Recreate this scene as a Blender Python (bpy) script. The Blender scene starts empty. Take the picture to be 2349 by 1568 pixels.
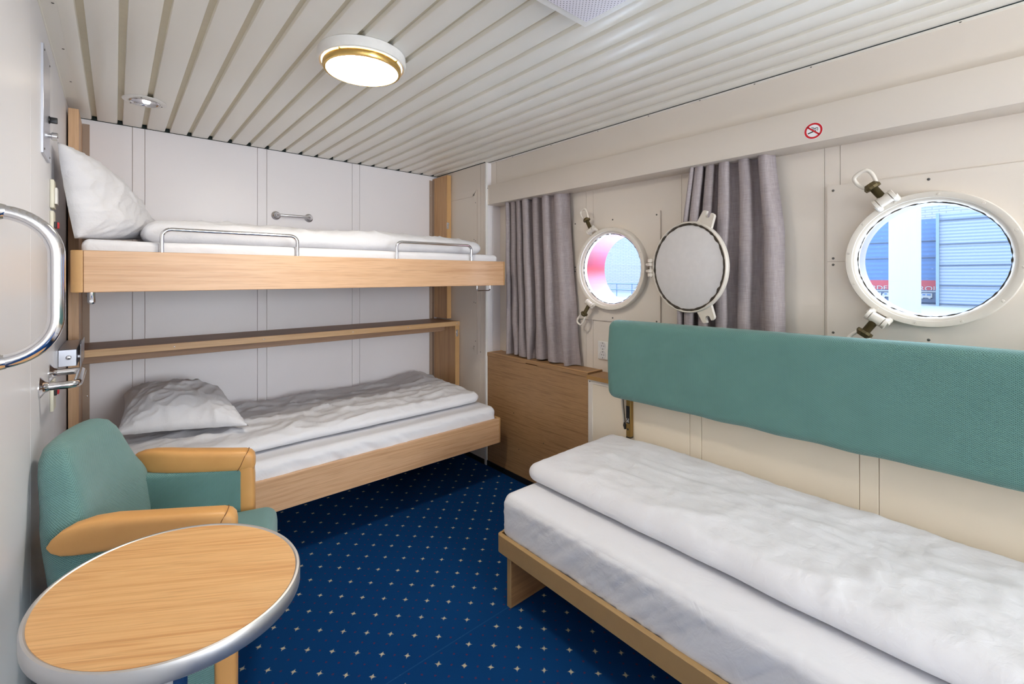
import bpy, bmesh, math, random
from mathutils import Vector, Matrix, noise
random.seed(4)
sc = bpy.context.scene
COL = sc.collection
PI = math.pi
def R(a): return math.radians(a)
def lin(c):
    c = c/255.0
    return c/12.92 if c <= 0.04045 else ((c+0.055)/1.055)**2.4
def rgb(r, g, b): return (lin(r), lin(g), lin(b), 1)

# ------------------------------------------------------------ materials
class NT:
    def __init__(s, name):
        s.m = bpy.data.materials.new(name); s.m.use_nodes = True
        s.t = s.m.node_tree; s.b = s.t.nodes['Principled BSDF']
        s.out = s.t.nodes['Material Output']
    def n(s, ty, **kw):
        o = s.t.nodes.new(ty)
        for k, v in kw.items(): setattr(o, k, v)
        return o
    def L(s, a, b): s.t.links.new(a, b)
    def put(s, sock, v):
        if hasattr(v, 'links'): s.L(v, sock)
        else: sock.default_value = v
    def math(s, op, a, b=0.0, c=0.0):
        o = s.n('ShaderNodeMath', operation=op)
        s.put(o.inputs[0], a); s.put(o.inputs[1], b); s.put(o.inputs[2], c)
        return o.outputs[0]
    def mix(s, f, a, b, mode='MIX'):
        o = s.n('ShaderNodeMix', data_type='RGBA', blend_type=mode)
        s.put(o.inputs[0], f); s.put(o.inputs[6], a); s.put(o.inputs[7], b)
        return o.outputs[2]
    def coord(s, kind='Object', scale=(1, 1, 1), rot=(0, 0, 0)):
        c = s.n('ShaderNodeTexCoord'); mp = s.n('ShaderNodeMapping')
        mp.inputs['Scale'].default_value = scale; mp.inputs['Rotation'].default_value = rot
        s.L(c.outputs[kind], mp.inputs[0]); return mp.outputs[0]
    def coord2(s, scale, rot):
        v = s.coord(rot=(0, 0, rot)); mp = s.n('ShaderNodeMapping'); mp.inputs['Scale'].default_value = scale
        s.L(v, mp.inputs[0]); return mp.outputs[0]
    def noise(s, vec, scale=5, detail=3, rough=.5, dist=0):
        o = s.n('ShaderNodeTexNoise'); s.L(vec, o.inputs['Vector'])
        o.inputs['Scale'].default_value = scale; o.inputs['Detail'].default_value = detail
        o.inputs['Roughness'].default_value = rough; o.inputs['Distortion'].default_value = dist
        return o.outputs['Fac']
    def ramp(s, f, stops):
        o = s.n('ShaderNodeValToRGB'); s.L(f, o.inputs[0]); e = o.color_ramp.elements
        while len(e) < len(stops): e.new(.5)
        for i, (p, c) in enumerate(stops): e[i].position = p; e[i].color = c
        return o.outputs[0]
    def bump(s, h, strength=.2, dist=.002):
        o = s.n('ShaderNodeBump'); s.L(h, o.inputs['Height'])
        o.inputs['Strength'].default_value = strength; o.inputs['Distance'].default_value = dist
        s.L(o.outputs[0], s.b.inputs['Normal'])
    def set(s, col=None, rough=None, metal=None, spec=None, **kw):
        if col is not None: s.put(s.b.inputs['Base Color'], col)
        if rough is not None: s.put(s.b.inputs['Roughness'], rough)
        if metal is not None: s.b.inputs['Metallic'].default_value = metal
        if spec is not None: s.b.inputs['Specular IOR Level'].default_value = spec
        for k, v in kw.items(): s.b.inputs[k.replace('_', ' ')].default_value = v
        return s

def paint(name, c, rough=.4, spec=.5, var=.03, bump=.03):
    t = NT(name); v = t.coord()
    f = t.noise(v, 2.5, 2)
    d = tuple(x*(1-var*2) for x in c[:3])+(1,)
    t.set(t.mix(f, c, d), rough, spec=spec)
    t.bump(t.noise(v, 350, 2), bump, .001)
    return t.m
def wood(name, c1, c2, axis, rough=.4, s=1.0, wav=.35, rot=0.0, ct=1.0):
    """straight grain along the axis, plus fine pores"""
    t = NT(name)
    sx = [26*s]*3; sx[axis] = .9*s
    f1 = t.noise(t.coord2(sx, rot), 1.0, 4, .62, wav)
    sy = [190*s]*3; sy[axis] = 6*s
    f2 = t.noise(t.coord2(sy, rot), 1.0, 2, .6)
    c = t.ramp(f1, [(.3, c2), (.5, c1), (.72, c2)])
    dk = tuple(x*.72 for x in c2[:3])+(1,)
    m = t.ramp(f2, [(.5, (0, 0, 0, 1)), (.75, (1, 1, 1, 1))])
    c = t.mix(t.math('MULTIPLY', m, .45), c, dk)
    t.set(c, rough); t.bump(f2, .08, .001)
    return t.m
def metal(name, c, rough=.12):
    t = NT(name); f = t.noise(t.coord(), 60, 2)
    t.set(c, t.math('MULTIPLY_ADD', f, .08, rough), 1.0); return t.m
def plain(name, c, rough=.5, metal_=0.0, spec=.5):
    t = NT(name); f = t.noise(t.coord(), 40, 2)
    t.set(t.mix(f, c, tuple(x*.9 for x in c[:3])+(1,)), rough, metal_, spec); return t.m
def weave(name, c1, c2, pitch, ang=0.0, bump=.6, contrast=1.0):
    """knobbly upholstery: rows of raised loops with dark pits between them (uses metric UVs)"""
    t = NT(name)
    v = t.coord('UV', rot=(0, 0, ang)); sp = t.n('ShaderNodeSeparateXYZ'); t.L(v, sp.inputs[0])
    a = t.math('SINE', t.math('MULTIPLY', sp.outputs[0], 2*PI/pitch))
    b = t.math('SINE', t.math('MULTIPLY', sp.outputs[1], 2*PI/(pitch*.8)))
    h = t.math('MULTIPLY_ADD', t.math('MULTIPLY', a, b), .5, .5)
    big = t.noise(t.coord('UV'), 9, 3)
    c = t.ramp(h, [(.0, c2), (.28, c1), (1, tuple(min(1, x*1.12) for x in c1[:3])+(1,))])
    c = t.mix(t.math('MULTIPLY', big, .25), c, c2)
    t.set(c, .95, spec=.15); t.b.inputs['Sheen Weight'].default_value = .25
    t.bump(h, bump, .0015); return t.m
def cloth(name, c, sc_=1.0, translucent=False):
    t = NT(name); v = t.coord()
    f = t.noise(v, 26*sc_, 4, .55, .6); g = t.noise(v, 900, 1)
    t.set(c, .9, spec=.15); t.b.inputs['Sheen Weight'].default_value = .1
    o1 = t.n('ShaderNodeBump'); t.L(f, o1.inputs['Height']); o1.inputs['Strength'].default_value = .35; o1.inputs['Distance'].default_value = .008
    o2 = t.n('ShaderNodeBump'); t.L(g, o2.inputs['Height']); o2.inputs['Strength'].default_value = .12; o2.inputs['Distance'].default_value = .0006
    t.L(o1.outputs[0], o2.inputs['Normal']); t.L(o2.outputs[0], t.b.inputs['Normal'])
    return t.m

M = {}
M['wall'] = paint('wall_laminate', rgb(240, 236, 238), .36)
M['wallL'] = paint('wall_left_laminate', rgb(228, 228, 232), .36)
M['beige'] = paint('beige_laminate', rgb(226, 216, 204), .42)
M['low'] = paint('cream_laminate', rgb(232, 219, 198), .5)
M['seam'] = plain('panel_seam', rgb(186, 168, 154), .8)
M['ceil'] = paint('ceiling_lacquer', rgb(243, 240, 231), .3, var=.01)
M['groove'] = plain('ceiling_groove', rgb(226, 218, 196), .6)
M['gap'] = plain('dark_gap', rgb(30, 42, 40), .9)
M['white'] = plain('white_enamel', rgb(236, 234, 230), .35)
M['ring'] = plain('cream_gloss_paint', rgb(226, 218, 206), .28)
M['cover'] = plain('cover_paint', rgb(226, 224, 224), .45)
M['gasket'] = plain('worn_rubber_gasket', rgb(70, 62, 52), .9)
M['thread'] = plain('greased_brass_thread', rgb(105, 92, 62), .45, .6)
M['bunk'] = wood('bunk_oak_laminate', rgb(212, 172, 134), rgb(192, 148, 108), 0, .36, 1.3)
M['bunkz'] = wood('upright_oak_laminate', rgb(203, 160, 112), rgb(176, 132, 88), 2, .42)
M['postz'] = wood('pale_upright_oak', rgb(215, 175, 135), rgb(196, 152, 112), 2, .42)
M['shelf'] = wood('shelf_oak', rgb(216, 176, 128), rgb(196, 152, 106), 0, .4)
M['shelfdk'] = wood('dark_batten_oak', rgb(160, 125, 98), rgb(140, 106, 80), 0, .5)
M['chest'] = wood('chest_oak_laminate', rgb(170, 132, 92), rgb(138, 102, 66), 1, .45, 2.8, .1)
M['edgez'] = plain('edge_lipping', rgb(208, 164, 110), .45)
M['bedwood'] = plain('brown_lacquered_rail', rgb(176, 143, 96), .42)
M['ply'] = wood('ply_leg_laminate', rgb(160, 118, 78), rgb(130, 92, 58), 0, .5)
M['table'] = wood('beech_tabletop', rgb(228, 180, 122), rgb(206, 148, 90), 0, .38, 1.7, 1.0, R(32))
M['chip'] = plain('raw_chipboard', rgb(168, 128, 76), .9)
M['alu'] = metal('brushed_aluminium', rgb(214, 213, 212), .38)
M['chrome'] = metal('chrome', rgb(225, 225, 228), .06)
M['steel'] = metal('satin_steel_plate', rgb(205, 208, 218), .34)
M['brass'] = metal('brass', rgb(214, 180, 110), .2)
M['bronze'] = metal('anodised_bronze', rgb(160, 132, 80), .4)
M['black'] = plain('black_plastic', rgb(22, 22, 24), .45)
M['stitch'] = plain('brown_stitching', rgb(120, 78, 40), .8)
M['taupe'] = plain('taupe_angle', rgb(168, 146, 128), .6)
M['screw'] = metal('screw_head', rgb(110, 108, 104), .4)
M['red'] = plain('red_plastic', rgb(206, 22, 36), .35)
M['cream'] = plain('cream_plastic', rgb(232, 228, 208), .4)
M['leather'] = None
M['green'] = weave('green_wool_weave', rgb(102, 142, 135), rgb(50, 88, 85), .0075, R(0), .7)
M['green2'] = weave('green_chair_weave', rgb(108, 146, 142), rgb(52, 88, 88), .0062, R(0), .8)
M['linen'] = cloth('white_cotton', rgb(221, 221, 225))
M['linen2'] = cloth('white_cotton_sheet', rgb(221, 221, 225), .6)
t = NT('tan_leather'); v = t.coord(); f = t.noise(v, 9, 3)
t.set(t.mix(f, rgb(220, 168, 104), rgb(198, 142, 82)), .42, spec=.4); t.bump(t.noise(v, 260, 3), .12, .001); M['leather'] = t.m
t = NT('grey_curtain_linen')
f1 = t.noise(t.coord(scale=(420, 420, 20)), 1, 2); f2 = t.noise(t.coord(scale=(25, 25, 520)), 1, 2)
f = t.math('MULTIPLY_ADD', f1, .5, t.math('MULTIPLY', f2, .5))
t.set(t.ramp(f, [(.32, rgb(146, 136, 137)), (.68, rgb(176, 166, 166))]), .95, spec=.1); t.bump(f, .25, .001); M['curtain'] = t.m
# patterned carpet
t = NT('blue_star_carpet')
v = t.coord(); sp = t.n('ShaderNodeSeparateXYZ'); t.L(v, sp.inputs[0])
wn = t.n('ShaderNodeTexNoise'); t.L(v, wn.inputs['Vector']); wn.inputs['Scale'].default_value = 420; wn.inputs['Detail'].default_value = 2
ws = t.n('ShaderNodeSeparateColor'); t.L(wn.outputs['Color'], ws.inputs[0])
X = t.math('ADD', t.math('SUBTRACT', sp.outputs[0], 1.004), t.math('MULTIPLY', t.math('SUBTRACT', ws.outputs[0], .5), .010))
seam = t.math('LESS_THAN', sp.outputs[1], 1.358)
Y = t.math('ADD', t.math('ADD', t.math('SUBTRACT', sp.outputs[1], 1.412), t.math('MULTIPLY', seam, .0365)), t.math('MULTIPLY', t.math('SUBTRACT', ws.outputs[1], .5), .010))
p = t.math('DIVIDE', t.math('ADD', X, Y), .125); q = t.math('DIVIDE', t.math('SUBTRACT', X, Y), .125)
def near(p): return t.math('ABSOLUTE', t.math('SUBTRACT', p, t.math('ROUND', p)))
a, b = near(p), near(q)
# four pointed star: sum of square roots
st = t.math('ADD', t.math('SQRT', a), t.math('SQRT', b))
rd = t.math('SQRT', t.math('ADD', t.math('POWER', a, 2), t.math('POWER', b, 2)))
star = t.math('MAXIMUM', t.math('LESS_THAN', st, .40), t.math('LESS_THAN', rd, .062))
a2, b2 = near(t.math('MULTIPLY', p, 2)), near(t.math('MULTIPLY', q, 2))
rd2 = t.math('SQRT', t.math('ADD', t.math('POWER', a2, 2), t.math('POWER', b2, 2)))
red = t.math('MULTIPLY', t.math('LESS_THAN', rd2, .085), t.math('GREATER_THAN', rd, .2))
pile = t.noise(v, 900, 3, .7)
big = t.noise(v, 2.2, 3)
base = t.mix(pile, rgb(2, 42, 92), rgb(26, 84, 142))
base = t.mix(t.math('MULTIPLY', big, .5), base, rgb(4, 44, 98))
c = t.mix(t.math('MULTIPLY', red, .65), base, rgb(96, 44, 58))
c = t.mix(t.math('MULTIPLY', star, .82), c, t.mix(pile, rgb(160, 150, 125), rgb(250, 240, 205)))
crease = t.math('LESS_THAN', t.math('ABSOLUTE', t.math('SUBTRACT', sp.outputs[1], 1.358)), .0022)
c = t.mix(t.math('MULTIPLY', crease, .13), c, rgb(70, 118, 170))
t.set(c, 1.0, spec=.05); t.bump(pile, .6, .004); M['carpet'] = t.m
def emit(name, c, s):
    t = NT(name); t.set((.8, .8, .8, 1), .5)
    t.b.inputs['Emission Color'].default_value = c; t.b.inputs['Emission Strength'].default_value = s; return t.m
M['lamp'] = emit('lamp_diffuser', (1, .92, .80, 1), 54)
M['fill_lamp'] = emit('fill_diffuser_cool', (.90, .95, 1.0, 1), 25)  # cool glow of the added ceiling light behind the camera
M['fill_pane'] = emit('fill_panel_glow', (.88, .94, 1.0, 1), 13)  # glow of the added fill panel on the unseen rear wall
M['up'] = emit('fill_uplighter_glow', (.93, .96, 1.0, 1), 55)  # glow of the added uplighter behind the camera
M['halo'] = emit('halogen_capsule', (1, .86, .7, 1), 40)
t = NT('porthole_glass')
tr = t.n('ShaderNodeBsdfTransparent'); gl = t.n('ShaderNodeBsdfGlossy'); gl.inputs['Roughness'].default_value = .03
dif = t.n('ShaderNodeBsdfDiffuse'); dif.inputs[0].default_value = (.75, .85, 1, 1)
sp_ = t.ramp(t.noise(t.coord(), 160, 4, .75), [(.62, (0, 0, 0, 1)), (.72, (1, 1, 1, 1))])
m1 = t.n('ShaderNodeMixShader'); m1.inputs[0].default_value = .05; t.L(tr.outputs[0], m1.inputs[1]); t.L(gl.outputs[0], m1.inputs[2])
m2 = t.n('ShaderNodeMixShader'); t.L(t.math('MULTIPLY_ADD', sp_, .22, .02), m2.inputs[0]); t.L(m1.outputs[0], m2.inputs[1]); t.L(dif.outputs[0], m2.inputs[2])
t.L(m2.outputs[0], t.out.inputs[0]); M['glass'] = t.m

# ------------------------------------------------------------ mesh builder
class MB:
    def __init__(s): s.v = []; s.f = []; s.mi = []; s.cur = 0
    def add(s, vs, fs):
        o = len(s.v); s.v += [Vector(p) for p in vs]
        for f in fs: s.f.append([i+o for i in f]); s.mi.append(s.cur)
        return s
    def frombm(s, bm):
        bm.verts.index_update(); bm.normal_update()
        s.add([p.co.copy() for p in bm.verts], [[q.index for q in f.verts] for f in bm.faces]); bm.free(); return s
    def box(s, x0, x1, y0, y1, z0, z1, b=0.0, seg=2, mat=None):
        bm = bmesh.new(); bmesh.ops.create_cube(bm, size=1)
        for p in bm.verts: p.co = Vector((x0+(p.co.x+.5)*(x1-x0), y0+(p.co.y+.5)*(y1-y0), z0+(p.co.z+.5)*(z1-z0)))
        if b > 0: bmesh.ops.bevel(bm, geom=bm.edges[:], offset=b, segments=seg, profile=.5, affect='EDGES')
        if mat is not None: bm.transform(mat)
        return s.frombm(bm)
    def prism(s, pts, ax, a0, a1, b=0.0, seg=2):
        """outline pts (2D, ccw) extruded along axis ax"""
        bm = bmesh.new()
        def P(p, a):
            if ax == 0: return (a, p[0], p[1])
            if ax == 1: return (p[0], a, p[1])
            return (p[0], p[1], a)
        A = [bm.verts.new(P(p, a0)) for p in pts]; B = [bm.verts.new(P(p, a1)) for p in pts]
        n = len(pts)
        bm.faces.new(A); bm.faces.new(B[::-1])
        for i in range(n): bm.faces.new((A[i], B[i], B[(i+1) % n], A[(i+1) % n]))
        bmesh.ops.recalc_face_normals(bm, faces=bm.faces[:])
        if b > 0:
            e = [e for e in bm.edges if all(v in A for v in e.verts) or all(v in B for v in e.verts)]
            bmesh.ops.bevel(bm, geom=e, offset=b, segments=seg, profile=.5, affect='EDGES')
        return s.frombm(bm)
    def soft(s, x0, x1, y0, y1, z0, z1, r, step=.02, fn=None, rz=None):
        """rounded box from dense grids; fn(p, n) returns an offset"""
        c = Vector(((x0+x1)/2, (y0+y1)/2, (z0+z1)/2)); h = Vector(((x1-x0)/2, (y1-y0)/2, (z1-z0)/2))
        rr = Vector((r, r, rz if rz else r)); rr = Vector([min(rr[i], h[i]*.999) for i in range(3)])
        inn = h-rr
        def samples(i):
            L = []
            k = 5
            for j in range(k): L.append(-h[i]+rr[i]*(1-math.cos(j/k*PI/2)) if False else -h[i]+rr[i]*j/k)
            m = max(1, int(2*inn[i]/step))
            for j in range(m+1): L.append(-inn[i]+2*inn[i]*j/m)
            for j in range(1, k+1): L.append(inn[i]+rr[i]*j/k)
            return L
        S = [samples(i) for i in range(3)]
        idx = {}
        def vert(p):
            key = tuple(round(a, 6) for a in p)
            if key in idx: return idx[key]
            P = Vector(p); q = Vector([max(-inn[i], min(inn[i], P[i])) for i in range(3)])
            d = Vector([(P[i]-q[i])/rr[i] for i in range(3)])
            if d.length > 1e-9: d.normalize()
            w = Vector([q[i]+d[i]*rr[i] for i in range(3)])+c
            if fn: w = w+Vector(fn(w, d))
            idx[key] = len(s.v); s.v.append(w); return idx[key]
        for ax in range(3):
            u, w = (ax+1) % 3, (ax+2) % 3
            for sg in (-1, 1):
                for i in range(len(S[u])-1):
                    for j in range(len(S[w])-1):
                        qs = []
                        for (a_, b_) in ((i, j), (i+1, j), (i+1, j+1), (i, j+1)):
                            p = [0, 0, 0]; p[ax] = sg*h[ax]; p[u] = S[u][a_]; p[w] = S[w][b_]
                            qs.append(vert(p))
                        if sg < 0: qs.reverse()
                        if len(set(qs)) == 4: s.f.append(qs); s.mi.append(s.cur)
        return s
    def grid(s, fn, nu, nv, closeu=False, flip=False):
        o = len(s.v); W = nu if closeu else nu+1
        for j in range(nv+1):
            for i in range(W): s.v.append(Vector(fn(i/nu, j/nv)))
        for j in range(nv):
            for i in range(nu):
                a = o+j*W+i; b = o+j*W+(i+1) % W; c = o+(j+1)*W+(i+1) % W; d = o+(j+1)*W+i
                s.f.append([a, d, c, b] if flip else [a, b, c, d]); s.mi.append(s.cur)
        return s
    def rings(s, rs, cap=True):
        n = len(rs[0]); o = len(s.v)
        for r in rs: s.v += [Vector(p) for p in r]
        for k in range(len(rs)-1):
            for i in range(n):
                s.f.append([o+k*n+i, o+k*n+(i+1) % n, o+(k+1)*n+(i+1) % n, o+(k+1)*n+i]); s.mi.append(s.cur)
        if cap:
            s.f.append([o+i for i in range(n)][::-1]); s.mi.append(s.cur)
            s.f.append([o+(len(rs)-1)*n+i for i in range(n)]); s.mi.append(s.cur)
        return s
    def tube(s, pts, r, seg=12, closed=False, cap=True):
        pts = [Vector(p) for p in pts]; n = len(pts); rs = []
        T = []
        for i in range(n):
            if closed: d = pts[(i+1) % n]-pts[i-1]
            else: d = pts[min(i+1, n-1)]-pts[max(i-1, 0)]
            T.append(d.normalized())
        up = Vector((0, 0, 1)) if abs(T[0].z) < .9 else Vector((1, 0, 0))
        N = (up-T[0]*up.dot(T[0])).normalized()
        for i in range(n):
            N = (N-T[i]*N.dot(T[i])).normalized(); B = T[i].cross(N)
            rad = r[i] if isinstance(r, (list, tuple)) else r
            rs.append([pts[i]+(N*math.cos(2*PI*k/seg)+B*math.sin(2*PI*k/seg))*rad for k in range(seg)])
        if closed: rs.append(rs[0]); cap = False
        return s.rings(rs, cap)
    def lathe(s, prof, c, ax=2, seg=48):
        """prof: list of (radius, height along axis) ; surface of revolution round axis ax at c"""
        c = Vector(c); rs = []
        u, w = (ax+1) % 3, (ax+2) % 3
        for (r, h) in prof:
            L = []
            for k in range(seg):
                p = [0, 0, 0]; p[ax] = h; p[u] = math.cos(2*PI*k/seg)*max(r, 1e-5); p[w] = math.sin(2*PI*k/seg)*max(r, 1e-5)
                L.append(c+Vector(p))
            rs.append(L)
        return s.rings(rs, False)
    def cyl(s, c, ax, r, h, seg=20, b=0.0):
        pr = [(0, 0), (r-b, 0), (r, b), (r, h-b), (r-b, h), (0, h)] if b else [(0, 0), (r, 0), (r, h), (0, h)]
        return s.lathe(pr, c, ax, seg)
    def rod(s, a, b, r, seg=14): return s.tube([a, b], r, seg)
    def build(s, name, mat, parent=None, smooth=True, angle=38, uv=False, clean=True):
        me = bpy.data.meshes.new(name)
        off = Vector((0, 0, 0)); inv = None
        if parent is not None and getattr(parent, 'type', None) is not None:
            inv = WINV.get(parent.name)
        vs = [inv @ p for p in s.v] if inv else s.v
        bm = bmesh.new(); bv = [bm.verts.new(p) for p in vs]; bm.verts.ensure_lookup_table()
        for f, mi in zip(s.f, s.mi):
            try: fc = bm.faces.new([bv[i] for i in f]); fc.material_index = mi
            except ValueError: pass
        if clean:
            bmesh.ops.remove_doubles(bm, verts=bm.verts[:], dist=1e-5)
            bmesh.ops.recalc_face_normals(bm, faces=bm.faces[:])
        if uv:
            ul = bm.loops.layers.uv.new('UVMap')
            for f in bm.faces:
                n = f.normal; a = max(range(3), key=lambda i: abs(n[i])); u, w = ((1, 2), (0, 2), (0, 1))[a]
                for l in f.loops: l[ul].uv = (l.vert.co[u], l.vert.co[w])
        bm.to_mesh(me); bm.free()
        for m_ in (mat if isinstance(mat, (list, tuple)) else [mat]): me.materials.append(m_)
        if smooth:
            me.polygons.foreach_set('use_smooth', [True]*len(me.polygons)); me.set_sharp_from_angle(angle=R(angle))
        o = bpy.data.objects.new(name, me); COL.objects.link(o)
        if parent is not None:
            o.parent = parent; WINV[o.name] = WINV.get(parent.name) or Matrix()
        return o
WINV = {}
def thing(name, label, cat, loc=(0, 0, 0), rz=0.0, group=None):
    o = bpy.data.objects.new(name, None); COL.objects.link(o)
    o.location = loc; o.rotation_euler = (0, 0, rz); o.empty_display_size = .1
    WINV[o.name] = (Matrix.Translation(loc) @ Matrix.Rotation(rz, 4, 'Z')).inverted()
    return tag(o, label, cat, group)
def tag(o, label, cat, group=None):
    o['label'] = label; o['category'] = cat
    if group: o['group'] = group
    return o
def struct(o, label=None):
    o['kind'] = 'structure'
    if label: o['label'] = label
    return o
def arc(c, r, a0, a1, n, e1, e2):
    c, e1, e2 = Vector(c), Vector(e1), Vector(e2)
    return [c+e1*(r*math.cos(a0+(a1-a0)*i/n))+e2*(r*math.sin(a0+(a1-a0)*i/n)) for i in range(n+1)]
def N3(x, y, z=0): return noise.noise(Vector((x, y, z)))
def fold(x, y, z, k=3):
    return (1-abs(N3(x, y, z))*1.6)**k if abs(N3(x, y, z)) < .62 else 0
def screws(pts, ax, sg, mat='screw', r=.0035, parent=None, name='screw'):
    """separate little pan heads, one mesh each"""
    for p in pts:
        m = MB(); h = .0015*sg
        m.lathe([(0, h), (r*.6, h), (r, h*.3), (r, 0)], p, ax, 12); m.build(name, M[mat], parent)

# ------------------------------------------------------------ room shell
XL, XR, XS, YB, ZC, YF = -.166, 2.057, 1.925, 3.12, 2.087, -3.3
m = MB(); m.box(XL-.05, 2.3, YF-.05, YB+.1, -.05, 0); struct(m.build('floor', M['carpet'], smooth=False), 'blue patterned carpet floor')

def panels_x(m, seams, y0, y1, z0, z1, x0, x1):
    s = [x0]+seams+[x1]
    for a, b in zip(s[:-1], s[1:]): m.box(a+.0007, b-.0007, y0, y1, z0, z1, .0012, 1)
m = MB(); panels_x(m, [.067, .118, .654, .706, 1.243, 1.296], YB, YB+.02, 0, ZC, XL-.02, 1.95)
wb = struct(m.build('wall_back', M['wall']), 'white panelled wall behind the bunks')
m = MB(); m.box(XL-.05, 2.3, YB+.006, YB+.06, 0, ZC+.03); m.build('panel_seam', M['seam'], wb, smooth=False)
def panels_y(m, seams, x0, x1, z0, z1, y0, y1):
    s = [y0]+seams+[y1]
    for a, b in zip(s[:-1], s[1:]): m.box(x0, x1, a+.0007, b-.0007, z0, z1, .0012, 1)
m = MB(); panels_y(m, [1.13, 1.18, 1.706, 2.27, 2.31], XL-.02, XL, 0, ZC, YF, YB)
wl = struct(m.build('wall_left', M['wallL']), 'glossy white panelled wall at the left edge')
m = MB(); m.box(XL-.06, XL-.006, YF, YB, 0, ZC+.03); m.build('panel_seam', M['white'], wl, smooth=False)
# wall behind the camera
m = MB(); m.box(XL-.05, 2.3, YF-.05, YF, 0, ZC+.03); struct(m.build('wall_front', M['beige'], smooth=False), 'wall behind the viewer')
# niche wall at the foot of the bunks + the return beside the curtain
m = MB(); m.box(XS, 2.2, 2.545, YB+.01, 0, ZC, .001, 1); m.box(XS, 2.2, 2.492, 2.543, 0, ZC, .0015, 1)
ws_ = struct(m.build('wall_niche', M['beige']), 'beige wall at the foot of the bunks')
m = MB(); m.box(XS+.002, 1.99, 2.4885, 2.491, 0, ZC-.002); m.box(1.992, XR, 2.4885, 2.491, 0, ZC-.002)
m.build('corner_panel', M['wall'], ws_, smooth=False)
# window wall with two square cut-outs behind the porthole plates
W1, W2 = (1.513, 1.340), (.232, 1.355)
m = MB(); cuts = sorted([1.706, 1.655, 1.1163, 1.0657, .53, .48, -.06, -.11, -.66, -.71])
br = sorted(set([YF, 2.49]+cuts+[W1[0]-.25, W1[0]+.25, W2[0]-.25, W2[0]+.25]))
for a, b in zip(br[:-1], br[1:]):
    aa = a+(.0007 if a in cuts else 0); bb = b-(.0007 if b in cuts else 0)
    w = None
    for W in (W1, W2):
        if W[0]-.251 < (a+b)/2 < W[0]+.251: w = W
    if w:
        m.box(XR, XR+.02, aa, bb, 0, w[1]-.25); m.box(XR, XR+.02, aa, bb, w[1]+.25, ZC)
    else: m.box(XR, XR+.02, aa, bb, 0, ZC)
wr = struct(m.build('wall_right', M['beige'], smooth=False), 'beige wall with two portholes')
m = MB()
for (a, b) in ((YF, W2[0]-.25), (W2[0]+.25, W1[0]-.25), (W1[0]+.25, 2.49)): m.box(XR+.006, XR+.05, a, b, 0, ZC)
for W in (W1, W2):
    m.box(XR+.006, XR+.05, W[0]-.25, W[0]+.25, 0, W[1]-.25); m.box(XR+.006, XR+.05, W[0]-.25, W[0]+.25, W[1]+.25, ZC)
m.build('panel_seam', M['seam'], wr, smooth=False)
# upper wall strip above the curtain box, and the box itself
m = MB(); m.box(1.975, XR, YF, 2.43, 1.90, ZC, .001, 1); m.box(1.975, XR, 2.432, 2.489, 1.90, ZC, .001, 1)
struct(m.build('wall_upper', M['beige']), 'plain beige strip of wall above the curtain box')
m = MB(); m.box(1.934, XR+.001, YF, 2.462, 1.791, 1.923, .002, 2); m.box(1.9335, XR+.001, 2.4625, 2.486, 1.791, 1.923, .002, 2)
bx = struct(m.build('trim_1', M['beige']), 'beige curtain box running along the window wall')
screws([(1.9335, 2.474, 1.905)], 0, -1, parent=bx)
m = MB(); m.box(1.955, 1.975, YF, 2.485, ZC-.004, ZC-.0005); tr = struct(m.build('trim_2', M['ceil'], smooth=False))
m = MB(); m.box(1.9525, 1.955, YF, 2.485, ZC-.0025, ZC-.0005); m.build('dark_gap', M['gap'], tr, smooth=False)
screws([(1.965, y, ZC-.004) for y in (.55, .75, .98, 1.24, 1.55, 1.9, 2.25, .15)], 2, -1, parent=tr)
m = MB(); m.box(XL, XL+.038, YF, 2.78, ZC-.004, ZC-.0005); m.box(XL, XL+.003, YF, 2.78, ZC-.012, ZC-.004)
tl = struct(m.build('trim_3', M['ceil'], smooth=False))
screws([(XL+.03, y, ZC-.004) for y in (1.5, 1.85, 2.2, 2.55)], 2, -1, parent=tl)
# white corner post edge
m = MB(); m.box(XS-.003, XS+.012, 2.476, 2.4925, .0, ZC-.004, .002, 1); struct(m.build('trim_4', M['white']), 'narrow white corner bead beside the oak chest')
# ceiling planks: one long profile
m = MB(); m.cur = 0
pitch, gw, dep = .098, .019, .016
k0 = -2; x = -.0705+k0*pitch
prof = []
while x < 2.1:
    a, b = x, x+pitch-gw      # plank from a to b, groove b..b+gw
    prof += [(a, ZC+dep, 1), (a+.0012, ZC+.002, 0), (a+.004, ZC, 0), (b-.006, ZC, 0), (b-.002, ZC+.002, 0), (b, ZC+dep*.6, 1), (b+.0001, ZC+dep, 1)]
    x += pitch
prof = [p for p in prof if XL-.03 < p[0] < 2.12]
for (p, q) in zip(prof[:-1], prof[1:]):
    g = (p[2] and q[2]); m.cur = 1 if (g and abs(p[1]-q[1]) < .001) else 0
    m.add([(p[0], YF-.02, p[1]), (q[0], YF-.02, q[1]), (q[0], YB+.01, q[1]), (p[0], YB+.01, p[1])], [(0, 1, 2, 3)])
m.cur = 0
m.box(XL-.05, 2.25, YF-.05, YB+.08, ZC+dep+.004, ZC+dep+.05)
ce = struct(m.build('ceiling', [M['ceil'], M['groove']]), 'cream lacquered plank ceiling')
m = MB(); x = -.0705-gw
while x < 1.9:
    m.box(x+.0005, x+gw-.001, YB-.016, YB+.005, ZC+.001, ZC+dep); x += pitch
m.box(XL, 1.95, YB-.003, YB, ZC-.0025, ZC+.001)
m.build('groove_end_gap', M['gap'], ce, smooth=False)
m = MB(); m.box(XS-.0035, XS, 2.49, 3.11, ZC-.004, ZC); m.build('shadow_gap', M['gap'], ce, smooth=False)
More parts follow.
